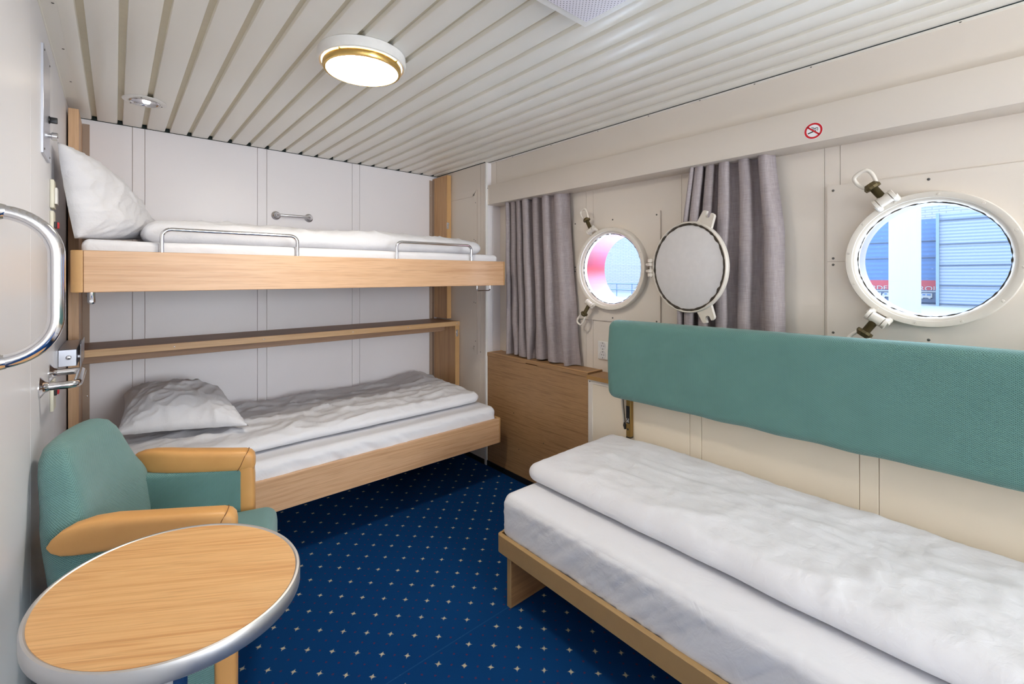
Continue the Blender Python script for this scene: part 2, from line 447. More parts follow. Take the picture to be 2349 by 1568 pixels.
# baseboards
m = MB(); m.box(XS-.006, XS, 2.50, YB, .0, .035, .002, 1); m.box(XS-.006, XS, 2.5, 2.505, 0, .034)
b1 = struct(m.build('baseboard_niche', M['black'])); screws([(XS-.006, 2.53, .02)], 0, -1, 'chrome', parent=b1)
m = MB(); m.box(XL, XL+.006, YF, YB, 0, .05, .002, 1); struct(m.build('baseboard_left', M['black']))

# ------------------------------------------------------------ portholes
def porthole(idx, W, tubelen, tubemat, dogs, label):
    cy, cz = W
    r0 = thing('window_%d' % idx, label, 'porthole', (XR, cy, cz)); del r0['category']; r0['kind'] = 'structure'
    # square cover plate with round hole
    XF = XR-.010; rh = .205
    def plate(zlo, zhi, half):
        m = MB(); n = 64; vs = []
        ys = half
        def edge(a):
            c, s_ = math.cos(a), math.sin(a); k = ys/max(abs(c), abs(s_)); return cy+c*k, cz+s_*k
        A = [(XF, cy+rh*math.cos(2*PI*i/n), cz+rh*math.sin(2*PI*i/n)) for i in range(n)]
        B = [(XF,)+edge(2*PI*i/n) for i in range(n)]
        C = [(XR-.002, b[1], b[2]) for b in B]; D = [(XR-.002, a[1], a[2]) for a in A]
        rs = [A, B, C, D, A]
        m.rings(rs, False); return m
    o = plate(0, 0, .2875).build('cover_plate', M['beige'], r0, angle=30)
    sp_ = []
    h = .268
    for (a, b) in ((1, 1), (1, -1), (-1, 1), (-1, -1), (0, 1), (0, -1)): sp_.append((XF, cy+a*h, cz+b*h))
    sp_ += [(XF, cy+h, cz+.012), (XF, cy+h, cz-.012)]
    screws(sp_, 0, -1, parent=o, r=.0045)
    # mounting line of the split plate
    m = MB(); m.box(XF-.0003, XF+.001, cy+.222, cy+.287, cz-.0008, cz+.0008); m.build('plate_joint', M['seam'], o, smooth=False)
    # frame ring
    m = MB(); pr = [(.224, XF), (.224, 2.014), (.221, 2.010), (.206, 2.0095), (.203, 2.011), (.203, 2.019), (.198, 2.0205), (.192, 2.026), (.190, 2.034), (.190, 2.06)]
    m.lathe([(r, x) for r, x in pr], (0, cy, cz), 0, 96); fr = m.build('frame_ring', M['ring'], r0)
    for k in range(12):
        a = 2*PI*k/12+.13; p = Vector((2.0095, cy+.2135*math.cos(a), cz+.2135*math.sin(a)))
        m = MB(); m.lathe([(0, -.0006), (.0035, -.0008), (.0045, .0002)], p, 0, 10)
        d = Vector((0, math.cos(a+.6), math.sin(a+.6)))*.004
        m.tube([p-d+Vector((-.001, 0, 0)), p+d+Vector((-.001, 0, 0))], .0008, 6); m.build('slotted_screw', M['ring'], fr)
    # ragged gasket line next to the glass
    m = MB(); pts = []; rad = []
    for k in range(220):
        a = 2*PI*k/220; q = N3(math.cos(a)*9, math.sin(a)*9, idx); rr = .1885+.0012*q
        pts.append((2.0325, cy+rr*math.cos(a), cz+rr*math.sin(a))); rad.append(max(.0004, .0015+.0022*N3(math.cos(a)*14, math.sin(a)*14, 5+idx)))
    m.tube(pts+[pts[0]], rad+[rad[0]], 6, cap=False); m.build('gasket', M['gasket'], r0)
    m = MB(); m.lathe([(0, 2.0345), (.191, 2.0345)], (0, cy, cz), 0, 64); m.build('glass_pane', M['glass'], r0)
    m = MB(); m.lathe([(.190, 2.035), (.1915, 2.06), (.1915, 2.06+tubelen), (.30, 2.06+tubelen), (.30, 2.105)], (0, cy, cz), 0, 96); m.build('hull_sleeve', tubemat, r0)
    K = 1.25 if idx == 1 else 1.55
    for (kn, nu, hd) in dogs:
        kn, nu, hd = Vector(kn), Vector(nu), Vector(hd)
        g = MB(); ax = (nu-kn).normalized(); side = Vector((-1, 0, 0)).cross(ax).normalized()
        g.tube([kn-side*.0125*K, kn-side*.0118*K, kn+side*.0118*K, kn+side*.0125*K], [.0095*K, .0115*K, .0115*K, .0095*K], 20)
        dg = g.build('dog_clamp', M['ring'], r0)
        for sg in (-1, 1):
            l = MB(); l.tube([kn+side*sg*.0135*K, kn+side*sg*.014*K, kn+side*sg*.0205*K, kn+side*sg*.021*K], [.0105*K, .0122*K, .0122*K, .0105*K], 20)
            c0 = Vector((2.03, cy, cz)); dd = (c0-kn); dd.x = 0; dd.normalize(); e = kn+side*sg*.0175*K+dd*.016+Vector((.022, 0, 0))
            l.tube([kn+side*sg*.0175*K, e], .0075*K, 10); l.build('lug', M['ring'], dg)
        th = MB(); ln = (nu-kn).length; pts = []; rad = []
        for k in range(41): pts.append(kn+ax*(.008+(ln-.008)*k/40)); rad.append((.0088 if k % 2 else .0078)*K)
        th.tube(pts, rad, 14); th.build('threaded_rod', M['thread'], dg)
        co = MB(); n_ = 24; rs = []
        for (h, rr) in ((-.002, .0145), (.0035, .0155), (.012, .010)):
            rs.append([nu+ax*h*K+(side*math.cos(2*PI*k/n_)+side.cross(ax)*math.sin(2*PI*k/n_))*K*(rr+(.0012 if k % 2 else 0)) for k in range(n_)])
        co.rings(rs); co.build('brass_nut', M['thread'], dg)
        lo = MB(); L = (hd-nu).length+.006*K
        w1, w2 = .012*K, .0165*K
        pts = [nu+ax*.006+side*w1*.6, nu+ax*.014+side*w1, nu+ax*(L*.7)+side*w2, nu+ax*(L+.002)+side*w2*.8, nu+ax*(L+.007), nu+ax*(L+.002)-side*w2*.8, nu+ax*(L*.7)-side*w2, nu+ax*.014-side*w1, nu+ax*.006-side*w1*.6]
        P2 = []
        for i in range(len(pts)-1):
            p0, p1, p2, p3 = pts[max(i-1, 0)], pts[i], pts[i+1], pts[min(i+2, len(pts)-1)]
            for tt in range(5):
                u = tt/5; P2.append(.5*((2*p1)+(p2-p0)*u+(2*p0-5*p1+4*p2-p3)*u*u+(3*p1-p0-3*p2+p3)*u**3))
        P2.append(pts[-1])
        lo.tube(P2, .0042*K, 10); lo.tube([nu+ax*.003*K, nu+ax*.013*K], [.0125*K, .010*K], 16); lo.build('wing_handle', M['ring'], dg)
    return r0
t = NT('pink_sleeve_red_reflection'); v = t.coord(); sp2 = t.n('ShaderNodeSeparateXYZ'); t.L(v, sp2.inputs[0])
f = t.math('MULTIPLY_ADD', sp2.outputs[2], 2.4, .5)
t.set(t.ramp(f, [(.08, rgb(92, 80, 102)), (.36, rgb(150, 40, 80)), (.50, rgb(168, 5, 32)), (.56, rgb(156, 26, 62)), (.80, rgb(150, 38, 82)), (1, rgb(120, 60, 98))]), .45)  # pink base; red middle band is reflected light painted into the colour
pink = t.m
lav = plain('lavender_sleeve', rgb(111, 102, 117), .45)
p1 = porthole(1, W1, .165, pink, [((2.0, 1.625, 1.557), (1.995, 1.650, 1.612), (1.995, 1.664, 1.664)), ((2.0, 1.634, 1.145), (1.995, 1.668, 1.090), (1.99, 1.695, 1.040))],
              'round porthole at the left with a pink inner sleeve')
p2 = porthole(2, W2, .095, lav, [((1.992, .338, 1.562), (1.985, .368, 1.606), (1.985, .398, 1.648)), ((1.992, .360, 1.151), (1.985, .390, 1.105), (1.985, .418, 1.068))],
              'round porthole at the right showing a white column outside')
for c in list(p1.children)+list(p2.children): pass
# storm cover of the left porthole, swung open on its hinge
hinge = Vector((1.992, 1.243, 1.340)); ang = R(13)
dirv = Vector((-math.sin(ang), -math.cos(ang), 0)); nrm = Vector((-math.cos(ang), math.sin(ang), 0)); up = Vector((0, 0, 1)); cr = .205
cc = hinge+dirv*(cr+.018)+nrm*(-.002)
def disc(prof, n=96):
    m = MB(); rs = []
    for (r, h) in prof: rs.append([cc+dirv*(r*math.cos(2*PI*k/n))+up*(r*math.sin(2*PI*k/n))+nrm*h for k in range(n)])
    m.rings(rs, True); return m
cv = disc([(.196, -.014), (.204, -.010), (.206, 0), (.205, .008), (.202, .011), (.198, .011), (.196, .006)]).build('storm_cover', M['ring'], p1)
cv['label'] = 'round storm cover swung open on its hinge'
disc([(.001, .0075), (.186, .0075), (.187, .0070), (.188, .004)]).build('cover_face', M['cover'], cv)
m = MB(); pts = []; rad = []
for k in range(240):
    a = 2*PI*k/240; rr = .1915+.0014*N3(math.cos(a)*8, math.sin(a)*8, 3)
    pts.append(cc+dirv*(rr*math.cos(a))+up*(rr*math.sin(a))+nrm*.0065); rad.append(max(.0014, .0046+.0050*N3(math.cos(a)*9, math.sin(a)*9, 9)))
m.tube(pts+[pts[0]], rad+[rad[0]], 6, cap=False); m.build('rubber_gasket', M['gasket'], cv)
for sgn in (1, -1):
    a = R(64)*sgn; c0 = cc+dirv*(.200*math.cos(a))+up*(.200*math.sin(a)); o1 = (dirv*math.cos(a)+up*math.sin(a)); s1 = o1.cross(nrm)
    # forked lug outline
    out = [(-.030, -.006), (-.024, .050), (-.020, .056), (-.010, .058), (-.0085, .054), (-.0085, .040), (-.004, .034), (.004, .034), (.0085, .040), (.0085, .054), (.010, .058), (.020, .056), (.024, .050), (.030, -.006)]
    m = MB(); rs = [[c0+s1*x*1.35+o1*y*1.05+nrm*h for (x, y) in out] for h in (-.009, .004)]
    m.rings(rs, True); m.build('forked_lug', M['ring'], cv, angle=50)
m = MB()
for k, (z0, z1) in enumerate(((-.048, -.032), (-.029, -.013), (.004, .018), (.022, .037))):
    h0 = hinge+up*(z0+.006)
    m.tube([h0, h0+up*(z1-z0)], .0155, 18)
    if k in (0, 3): m.tube([h0+up*((z1-z0)/2), h0+up*((z1-z0)/2)+dirv*.024], .0075, 10)
    else: m.tube([h0+up*((z1-z0)/2), h0+up*((z1-z0)/2)+Vector((.012, .03, 0))], .0075, 10)
m.tube([hinge-up*.048, hinge+up*.046], .006, 12); m.build('hinge', M['ring'], p1)

# ------------------------------------------------------------ curtains
def curtain(yl, yr, zt, zb, folds, seed, label, kick, wp=1.0):
    m = MB(); nu, nv = 300, 70
    def P(u, w, off):
        h = w                                   # 0 top .. 1 bottom
        a, b = yl(h), yr(h)
        e = min(1, u*14, (1-u)*14)
        q = u**wp                                # tight pleats first, wide soft ones last
        ph = q*folds*2*PI+.9*N3(u*2.5, h*1.1, seed+4)*e
        amp = (.042-.014*u)*(.85+.15*h)*(1+.3*N3(u*4, h*.8, seed+8))
        sn = math.sin(ph); sn = math.copysign(abs(sn)**.8, sn)
        x = 2.000+amp*sn+.006*math.sin(ph*.37+seed)
        flare = max(0, h-.80)/.20
        y = a+(b-a)*u+(.013-.008*u)*math.sin(2*ph)*e+(.030*N3(u*5, h*2.2, seed+2)+.018*math.sin(ph*.6+5*h))*flare*e*kick
        x += .014*flare*N3(u*7, h*3, seed+12)*kick
        y += .006*N3(u*3, h*4, seed+20)
        x = max(1.950, min(x, 2.048))
        return (x+off, y, zt+(zb(u)-zt)*w)
    m.grid(lambda u, w: P(u, w, 0), nu, nv)
    m.grid(lambda u, w: P(u, w, .0015), nu, nv, flip=True)
    o = m.build('curtain', M['curtain'], clean=False, angle=180); tag(o, label, 'curtain', None); return o
curtain(lambda h: 2.335-.03*h**.5+.03*max(0, h-.85), lambda h: 1.80-.085*h**1.3, 1.792, lambda u: .783+.006*math.sin(u*13), 7.4, 3.1,
        'grey gathered curtain hanging down onto the oak chest', 1.0, .66)
curtain(lambda h: 1.03+.06*min(1, h*2.2), lambda h: .69-.035*min(1, h*3), 1.792, lambda u: .86, 6.2, 8.7,
        'grey gathered curtain hanging behind the open storm cover', .0, .62)

# ------------------------------------------------------------ fixed panels, chest and ledge under the windows
XC = 1.932
m = MB(); panels_y(m, sorted([1.0105, .956, .396, .3427, -.22, -.27]), XC, XC+.018, 0, .742, YF, 1.585)
lp = struct(m.build('wall_right_lower', M['low']), 'cream panelling below the ledge')
m = MB(); m.box(XC+.005, XC+.03, YF, 1.584, 0, .742); m.build('panel_seam', M['seam'], lp, smooth=False)
m = MB(); m.box(XC-.003, XC+.001, 1.557, 1.587, 0, .728, .001, 1); m.box(XC-.004, XC+.03, YF, 1.5875, .722, .745, .0015, 1)
te = struct(m.build('trim_5', M['ring']), 'cream metal edging of the low panelling'); screws([(XC-.004, 1.575, .733)], 0, -1, parent=te)
m = MB(); m.box(1.915, XR-.001, YF, 1.583, .7455, .768, .0015, 1)
lb = m.build('window_ledge', M['chest'])
tag(lb, 'narrow wooden ledge with raw chipboard edge behind the green backrest', 'ledge')
m = MB(); m.box(1.9135, 1.916, YF, 1.5835, .7465, .7665); m.build('chipped_edge', M['chip'], lb, smooth=False)
ch = thing('storage_chest', 'tall oak laminate chest below the left curtain', 'chest', (2.0, 2.03, 0))
m = MB(); m.box(1.932, XR-.0015, 1.589, 2.474, 0.0, .752, .001, 1); m.build('body', M['chest'], ch)
m = MB(); pr = [(1.589, .753), (1.589, .776), (2.474, .776), (2.474, .753), (2.09, .753), (2.08, .760), (1.985, .760), (1.975, .753)]
m.prism([(y, z) for y, z in pr], 0, 1.929, 1.941); m.box(1.941, XR-.0015, 1.589, 2.474, .754, .776); m.build('lid', M['chest'], ch, smooth=False)
m = MB(); m.box(1.930, 1.942, 1.590, 2.473, .7762, .7775); m.box(1.942, XR-.002, 2.461, 2.473, .7762, .7775); m.box(1.942, XR-.002, 1.590, 1.602, .7762, .7775)
m.build('lid_lipping', M['edgez'], ch, smooth=False)
m = MB(); m.box(1.9255, 1.9315, 1.40, 2.474, 0, .036, .0015, 1); b2 = struct(m.build('baseboard_right', M['black']), 'black skirting strip along the oak chest')
screws([(1.9255, y, .022) for y in (2.44, 2.29, 1.9, 1.6)], 0, -1, 'chrome', parent=b2)
screws([(1.9315, 2.20, .42), (1.9315, 2.15, .20), (1.9315, 1.93, .30)], 0, -1, 'black', parent=ch, r=.003, name='screw')

# socket
so = thing('wall_socket', 'white double power socket on the wall behind the green backrest', 'socket', (XR, 1.57, .886))
m = MB(); m.box(XR-.011, XR, 1.527, 1.615, .836, .937, .004, 3); m.build('plate', M['white'], so)
for z in (.862, .911):
    m = MB(); m.lathe([(.0225, XR-.0115), (.0205, XR-.013), (.0195, XR-.0115), (.0190, XR-.0114), (0, XR-.0112)], (0, 1.579, z), 0, 28); rc = m.build('receptacle', M['cover'], so)
    for dy in (-.0075, .0075):
        q = MB(); q.lathe([(.0026, XR-.0118), (0, XR-.0119)], (0, 1.579+dy, z), 0, 10); q.build('pin_hole', M['black'], rc)
    for zz in (z-.0165, z+.0165):
        q = MB(); q.box(XR-.0135, XR-.011, 1.5775, 1.5805, zz-.0025, zz+.0025); q.build('earth_clip', M['screw'], rc, smooth=False)

# access hatch on the niche wall
ha = thing('access_hatch', 'flush beige service hatch framed on the wall at the foot of the bunks', 'hatch', (XS, 2.72, 1.33))
def frame_seg(pts):
    m = MB(); xa, xb = XS-.0022, XS-.0002
    rs = [[(xa, y, z) for y, z in pts], [(xb, y, z) for y, z in pts]]; m.rings(rs, True); return m
Y0, Y1, yi0, yi1, zt0, zb0, zt1, zb1 = 2.582, 3.02, 2.627, 2.98, 1.909, .749, 1.868, .795
frame_seg([(Y0, zt0), (yi0+.006, zt1+.008), (yi0, zt1), (yi0, zb1), (yi0+.006, zb1-.008), (Y0, zb0)]).build('side_strip', M['beige'], ha, smooth=False)
frame_seg([(Y0+.002, zt0+.001), (Y1, zt0+.001), (Y1, zt1), (yi0+.001, zt1)]).build('top_strip', M['beige'], ha, smooth=False)
frame_seg([(Y0+.002, zb0-.001), (Y1, zb0-.001), (Y1, zb1), (yi0+.001, zb1)]).build('bottom_strip', M['beige'], ha, smooth=False)
m = MB(); m.box(XS-.001, XS+.0, yi0+.001, 3.0, zb1, zt1); m.build('door_sheet', M['beige'], ha, smooth=False)
m = MB(); m.box(XS-.0024, XS-.0002, Y0-.0016, Y0-.0002, zb0, zt0); m.box(XS-.0013, XS-.0002, yi0, yi0+.0014, zb1, zt1); m.box(XS-.0013, XS-.0002, yi0, 3.0, zt1-.0012, zt1)
m.build('edge_gap', M['seam'], ha, smooth=False)
screws([(XS-.0022, 2.6, z) for z in (1.82, 1.55, 1.11, .84)]+[(XS-.0022, 2.618, z) for z in (1.875, 1.56, 1.115, .80)]+[(XS-.0008, 2.545, .77)], 0, -1, parent=ha)

# ------------------------------------------------------------ oak uprights, shelf
PX = 1.885
ra = thing('upright_panel', 'oak upright panel standing at the foot end of the bunks', 'panel', (1.9, 2.96, 0))
m = MB(); m.box(PX, 1.921, 2.915, YB-.001, .98, 2.062, .001, 1); m.build('upper_board', M['bunkz'], ra)
m = MB(); m.box(PX, 1.921, 2.805, YB-.001, 0.0, .966, .001, 1); m.build('lower_board', M['bunkz'], ra)
m = MB(); m.box(PX-.0005, 1.9212, 2.908, 2.915, .98, 2.0625, .001, 1); m.build('front_lipping', M['edgez'], ra)
m = MB(); m.box(PX-.0005, 1.9212, 2.798, 2.805, 0.0, .966, .001, 1); m.build('front_lipping', M['edgez'], ra)
m = MB(); m.box(PX-.028, PX-.0005, YB-.004, YB-.0005, .0, 2.05); m.box(PX-.003, PX-.0005, YB-.03, YB-.001, 0, 2.05)
an = m.build('fixing_angle', M['taupe'], ra, smooth=False)
screws([(PX-.015, YB-.004, z) for z in (1.93, 1.63, .86)], 1, -1, parent=an, mat='chrome')
m = MB(); m.box(PX-.004, PX+.014, 2.9035, 2.909, 1.655, 1.705, .002, 1); m.cyl((PX+.004, 2.904, 1.692), 1, .006, -.012, 12); m.build('catch_plate', M['chrome'], ra)
m = MB(); m.box(PX+.005, PX+.024, 2.7945, 2.7985, .855, .905, .002, 1); m.build('catch_plate', M['chrome'], ra)
la = thing('upright_panel', 'pale oak post beside the left wall at the head end of the bunks', 'panel', (-.14, 2.96, 0))
m = MB(); m.box(-.160, -.125, 2.84, YB-.001, 0, 2.052, .001, 1); m.build('board', M['postz'], la)
m = MB(); m.box(-.160, -.1245, 2.833, 2.84, 0, 2.0525, .001, 1); m.build('front_lipping', M['postz'], la)
m = MB(); m.box(-.1245, -.098, YB-.004, YB-.0005, .0, 2.06); an = m.build('fixing_angle', M['taupe'], la, smooth=False)
screws([(-.108, YB-.004, z) for z in (1.86, 1.20, .70)], 1, -1, parent=an, mat='chrome')
sh = thing('wall_shelf', 'long narrow oak shelf on the wall between the two bunks', 'shelf', (.88, 2.96, .935))
m = MB(); m.box(-.123, 1.8845, 2.81, YB-.001, .938, .966, .001, 1); m.build('shelf_board', M['shelfdk'], sh)
m = MB(); m.box(-.123, 1.924, 2.797, 2.8095, .934, .9675, .0015, 1); ed = m.build('front_edge', M['shelf'], sh)
screws([(x, 2.797, .951) for x in (.22, .62, 1.12, 1.50, 1.90)], 1, -1, parent=ed, mat='chrome')
m = MB(); m.box(-.121, 1.84, 2.868, 2.885, .895, .9375, .001, 1); m.build('batten', M['shelfdk'], sh)
# steel bracket at the left end
bk = thing('shelf_bracket', 'boxy grey steel bracket on the left wall below the top bunk', 'bracket', (XL, 2.6, .98))
m = MB(); x0, x1, y0, y1, z0, z1 = XL+.001, -.113, 2.45, 2.80, .952, 1.017
m.box(x0, x1, y0, y0+.003, z0, z1, .0008, 1); m.box(x0, x1, y0, y1, z1-.003, z1, .0008, 1); m.box(x1-.003, x1, y0, y1, z0, z1, .0008, 1); m.build('steel_box', M['steel'], bk)
m = MB(); m.lathe([(0, -.005), (.006, -.004), (.0085, 0)], (-.137, 2.45, .985), 1, 18); m.build('rivet', M['chrome'], bk)
m = MB(); m.box(-.1125, -.104, 2.47, 2.50, .980, .990, .001, 1); m.box(-.104, -.102, 2.45, 2.72, .945, 1.035, .0008, 1); m.build('side_plate', M['steel'], bk)

# ------------------------------------------------------------ bunks
BX0, BX1 = -.118, 1.832
def bunk(name, label, yf, z0, z1, upper):
    t_ = thing(name, label, 'bunk bed', ((BX0+BX1)/2, 2.65, z0))
    m = MB(); m.box(BX0+.034, BX1-.016, yf, yf+.020, z0, z1, .0015, 1); m.build('front_board', M['bunk'], t_)
    for (xa, xb, sg) in ((BX0, BX0+.033, -1), (BX1-.015, BX1, 1)):
        w = xb-xa
        m = MB(); pts = []
        # rounded return corner, seen from above
        r = min(w*.95, .028)
        if sg < 0: pts = [(xb, yf)]+[(xa+r-r*math.sin(i*PI/12), yf+r-r*math.cos(i*PI/12)) for i in range(7)]+[(xa, yf+.10), (xb, yf+.10)]
        else: pts = [(xa, yf)]+[(xb-r+r*math.sin(i*PI/12), yf+r-r*math.cos(i*PI/12)) for i in range(7)]+[(xb, yf+.10), (xa, yf+.10)]
        m.prism(pts, 2, z0, z1, .002, 1); m.build('end_cap', M['edgez'], t_, angle=30)
    for xa in (BX0+.003, BX1-.023):
        m = MB(); m.box(xa, xa+.02, yf+.101, 3.0, z0+.01, z1-.01); m.build('end_board', M['bunk'], t_, smooth=False)
    m = MB(); m.box(BX0+.024, BX1-.024, yf+.0205, 3.10, z0+.022, z0+.045); m.build('base_board', M['shelfdk'], t_, smooth=False)
    return t_
YU, YL = 2.163, 2.205
ub = bunk('bunk_bed', 'top bunk with oak front board and two chrome guard rails', YU, 1.243, 1.390, True)
def guard(xa, xb, zt, nm='guard_rail'):
    y = YU+.032; r = .03; path = [Vector((xa, y, 1.30))]
    path += arc((xa+r, y, zt-r), r, PI, PI/2, 6, (1, 0, 0), (0, 0, 1)); path += arc((xb-r, y, zt-r), r, PI/2, 0, 6, (1, 0, 0), (0, 0, 1)); path.append(Vector((xb, y, 1.30)))
    m = MB(); m.tube(path, .0078, 14); return m.build(nm, M['chrome'], ub)
guard(.134, .622, 1.480); guard(1.110, 1.592, 1.480)
m = MB(); y = 2.30; r = .012
path = [Vector((1.712, y, 1.243))]+arc((1.712+r, y, 1.208+r), r, PI, 1.5*PI, 5, (1, 0, 0), (0, 0, 1))+arc((1.815-r, y, 1.208+r), r, 1.5*PI, 2*PI, 5, (1, 0, 0), (0, 0, 1))+[Vector((1.815, y, 1.243))]
m.tube(path, .004, 10); m.box(1.69, 1.712, y-.006, y+.006, 1.239, 1.2425); m.build('pull_bar', M['chrome'], ub)
m = MB(); m.tube([(-.067, 2.30, 1.243), (-.067, 2.30, 1.205), (-.064, 2.30, 1.196)], [.012, .012, .007], 14); m.cyl((-.067, 2.289, 1.208), 1, .006, -.006, 12); m.build('latch_pin', M['chrome'], ub)
lbk = bunk('bunk_bed', 'bottom bunk with plain oak front rail', YL, .256, .408, False)
m = MB(); m.box(BX0+.03, BX1-.03, 2.9, 3.08, 0.0, .278); m.build('plinth', M['shelfdk'], lbk, smooth=False)

def sheetfn(seed, side=.004, yfront=True):
    def f(p, n):
        o = Vector((0, 0, 0))
        if n.z > .5 or n.length < .01: return (0, 0, .003*N3(p.x*4, p.y*4, seed))
        # creases on the vertical sides
        u = p.x if abs(n.y) > abs(n.x) else p.y
        k = fold(u*26+p.z*30, p.z*3, seed, 2)*side+side*.8*N3(u*12+p.z*14, p.z*4, seed+3)
        o += Vector((n.x, n.y, 0))*k*(1-max(0, n.z))
        return o
    return f
def mattress(label, x0, x1, y0, y1, z0, z1, seed, r=.03, side=.004):
    m = MB(); m.soft(x0, x1, y0, y1, z0, z1, r, .012, sheetfn(seed, side))
    o = m.build('mattress', M['linen2'], angle=180); return tag(o, label, 'mattress', None)
mattress('sheeted mattress on the top bunk', BX0+.028, BX1-.026, YU+.045, 3.10, 1.30, 1.432, 1, .022, .002)
mattress('sheeted mattress on the bottom bunk', BX0+.028, BX1-.024, YL+.024, 3.10, .33, .482, 2, .035, .008)

def duvet(label, x0, x1, y0, y1, z0, th, seed, axis=0, puff=.02, amp=1.0, top=None, r=.05):
    cx, cy = (x0+x1)/2, (y0+y1)/2
    def f(p, n):
        a = (p.x-x0)/(x1-x0); b = (p.y-y0)/(y1-y0)
        w = max(0, min(1, (p.z-z0)/th))
        if axis == 0: s, t_ = p.x, p.y
        else: s, t_ = p.y, p.x
        h = .010*N3(s*2.2, t_*3.5, seed)+.007*N3(s*6, t_*10, seed+2)
        h += .013*fold(s*2.6+t_*2.2, t_*8, seed+5, 5)+.009*fold(s*7-t_*4, t_*12+s*3, seed+7, 5)+.004*fold(s*18, t_*22, seed+9, 3)
        e = max(0, 1-((2*a-1)**8))*max(0, 1-((2*b-1)**6))
        h = h*amp*(.4+.6*e)+puff*e
        if top: h += top(a, b)
        h = max(h, -.02)
        ox = .012*N3(s*3.5, seed, 1)+.005*N3(s*14, seed+5, 1)
        hx = n.x*.010*N3(p.y*6, seed+3)
        hy = n.y*ox
        # loose lower hem: keep it close to the mattress
        return (hx*1.2, hy*1.3, h*w)
    m = MB(); m.soft(x0, x1, y0, y1, z0, z0+th, r, .0135, f, rz=th*.48)
    o = m.build('duvet', M['linen'], angle=180); return tag(o, label, 'duvet', None)
duvet('white duvet spread over the top bunk behind the rails', .08, 1.76, 2.30, 3.08, 1.436, .075, 11, 0, .022, 1.0)
duvet('rumpled white duvet spread over the bottom bunk', .0, 1.775, 2.335, 3.08, .486, .055, 21, 0, .014, 1.25,
      top=lambda a, b: .035*math.exp(-((a-.93)/.09)**2)*(.35+.65*b)*(1 if a < .985 else .6))

def pillow(label, C, th, seed, n=56, pin=.035, group=None, under=.5):
    """C: four corners (going round)"""
    C = [Vector(c) for c in C]; nor = ((C[1]-C[0]).cross(C[3]-C[0])).normalized()
    ctr = sum(C, Vector())/4
    m = MB()
    def P(u, v, sg):
        a, b = 2*u-1, 2*v-1
        p = C[0]*(1-u)*(1-v)+C[1]*u*(1-v)+C[2]*u*v+C[3]*(1-u)*v
        eu = (C[1]-C[0]); ev = (C[3]-C[0])
        p = p-eu*(a*pin*(1-b*b))*1.0-ev*(b*pin*(1-a*a))
        prof = (max(0, 1-abs(a)**2.6)*max(0, 1-abs(b)**2.6))**.55*(1.5 if sg > 0 else under)
        rr = math.hypot(a, b)
        w = .011*fold(a*2.2+seed, b*1.6, seed, 4)+.007*fold(a*4-b*2+seed, b*4, seed+1, 4)+.012*N3(a*1.8, b*1.8, seed+sg)
        ang = math.atan2(abs(b)-1, abs(a)-1)
        w += .006*math.sin(ang*18+seed)*max(0, rr-.65)*(1 if prof > .02 else 0)
        return p+nor*sg*(th*.5*prof*(1+.0)+w*min(1, prof*2.5))
    m.grid(lambda u, v: P(u, v, 1), n, n); m.grid(lambda u, v: P(u, v, -1), n, n, flip=True)
    # flanged seam
    o = m.build('pillow', M['linen'], angle=180); return tag(o, label, 'pillow', group)
pillow('white pillow lying on the bottom bunk', [(-.005, 2.60, .612), (.475, 2.44, .594), (.44, 3.00, .668), (.03, 3.04, .700)], .15, 3, under=.3)
pillow('white pillow propped up against the left wall on the top bunk', [(-.108, 2.205, 1.432), (.135, 2.78, 1.478), (-.085, 2.88, 1.765), (-.150, 2.200, 1.760)], .155, 6, pin=-.012, under=.2)

# ------------------------------------------------------------ daybed at the right
BXF = 1.147
db = thing('daybed', 'low daybed with brown lacquered front rail along the window wall', 'bed', (1.54, .5, 0))
m = MB(); m.prism([(BXF+.020, -.95), (BXF, -.95), (BXF, 1.392)]+[(BXF+.02-.02*math.cos(i*PI/12), 1.392+.02*math.sin(i*PI/12)) for i in range(1, 7)]+[(BXF+.06, 1.412), (BXF+.06, 1.402), (BXF+.020, 1.402)], 2, .205, .274, .0015, 1)
m.build('front_rail', M['bedwood'], db, angle=30)
m = MB(); m.box(BXF+.0205, 1.905, -.94, 1.40, .228, .252); m.build('base_board', M['ply'], db, smooth=False)
for y in (1.345, -.6):
    m = MB(); m.box(BXF+.022, 1.88, y, y+.022, 0, .2275, .001, 1); lg = m.build('leg_panel', M['ply'], db)
    m = MB(); m.box(BXF+.018, BXF+.0218, y, y+.022, 0, .2275, .0008, 1); m.build('leg_lipping', M['bedwood'], lg)
mt = mattress('thick sheeted mattress on the daybed', BXF+.022, 1.915, -.93, 1.402, .2525, .430, 5, .032, .006)
duvet('smooth white duvet spread lengthwise on the daybed', 1.305, 1.912, -.90, 1.425, .434, .062, 31, 1, .022, .48,
      top=lambda a, b: .012*b, r=.055)

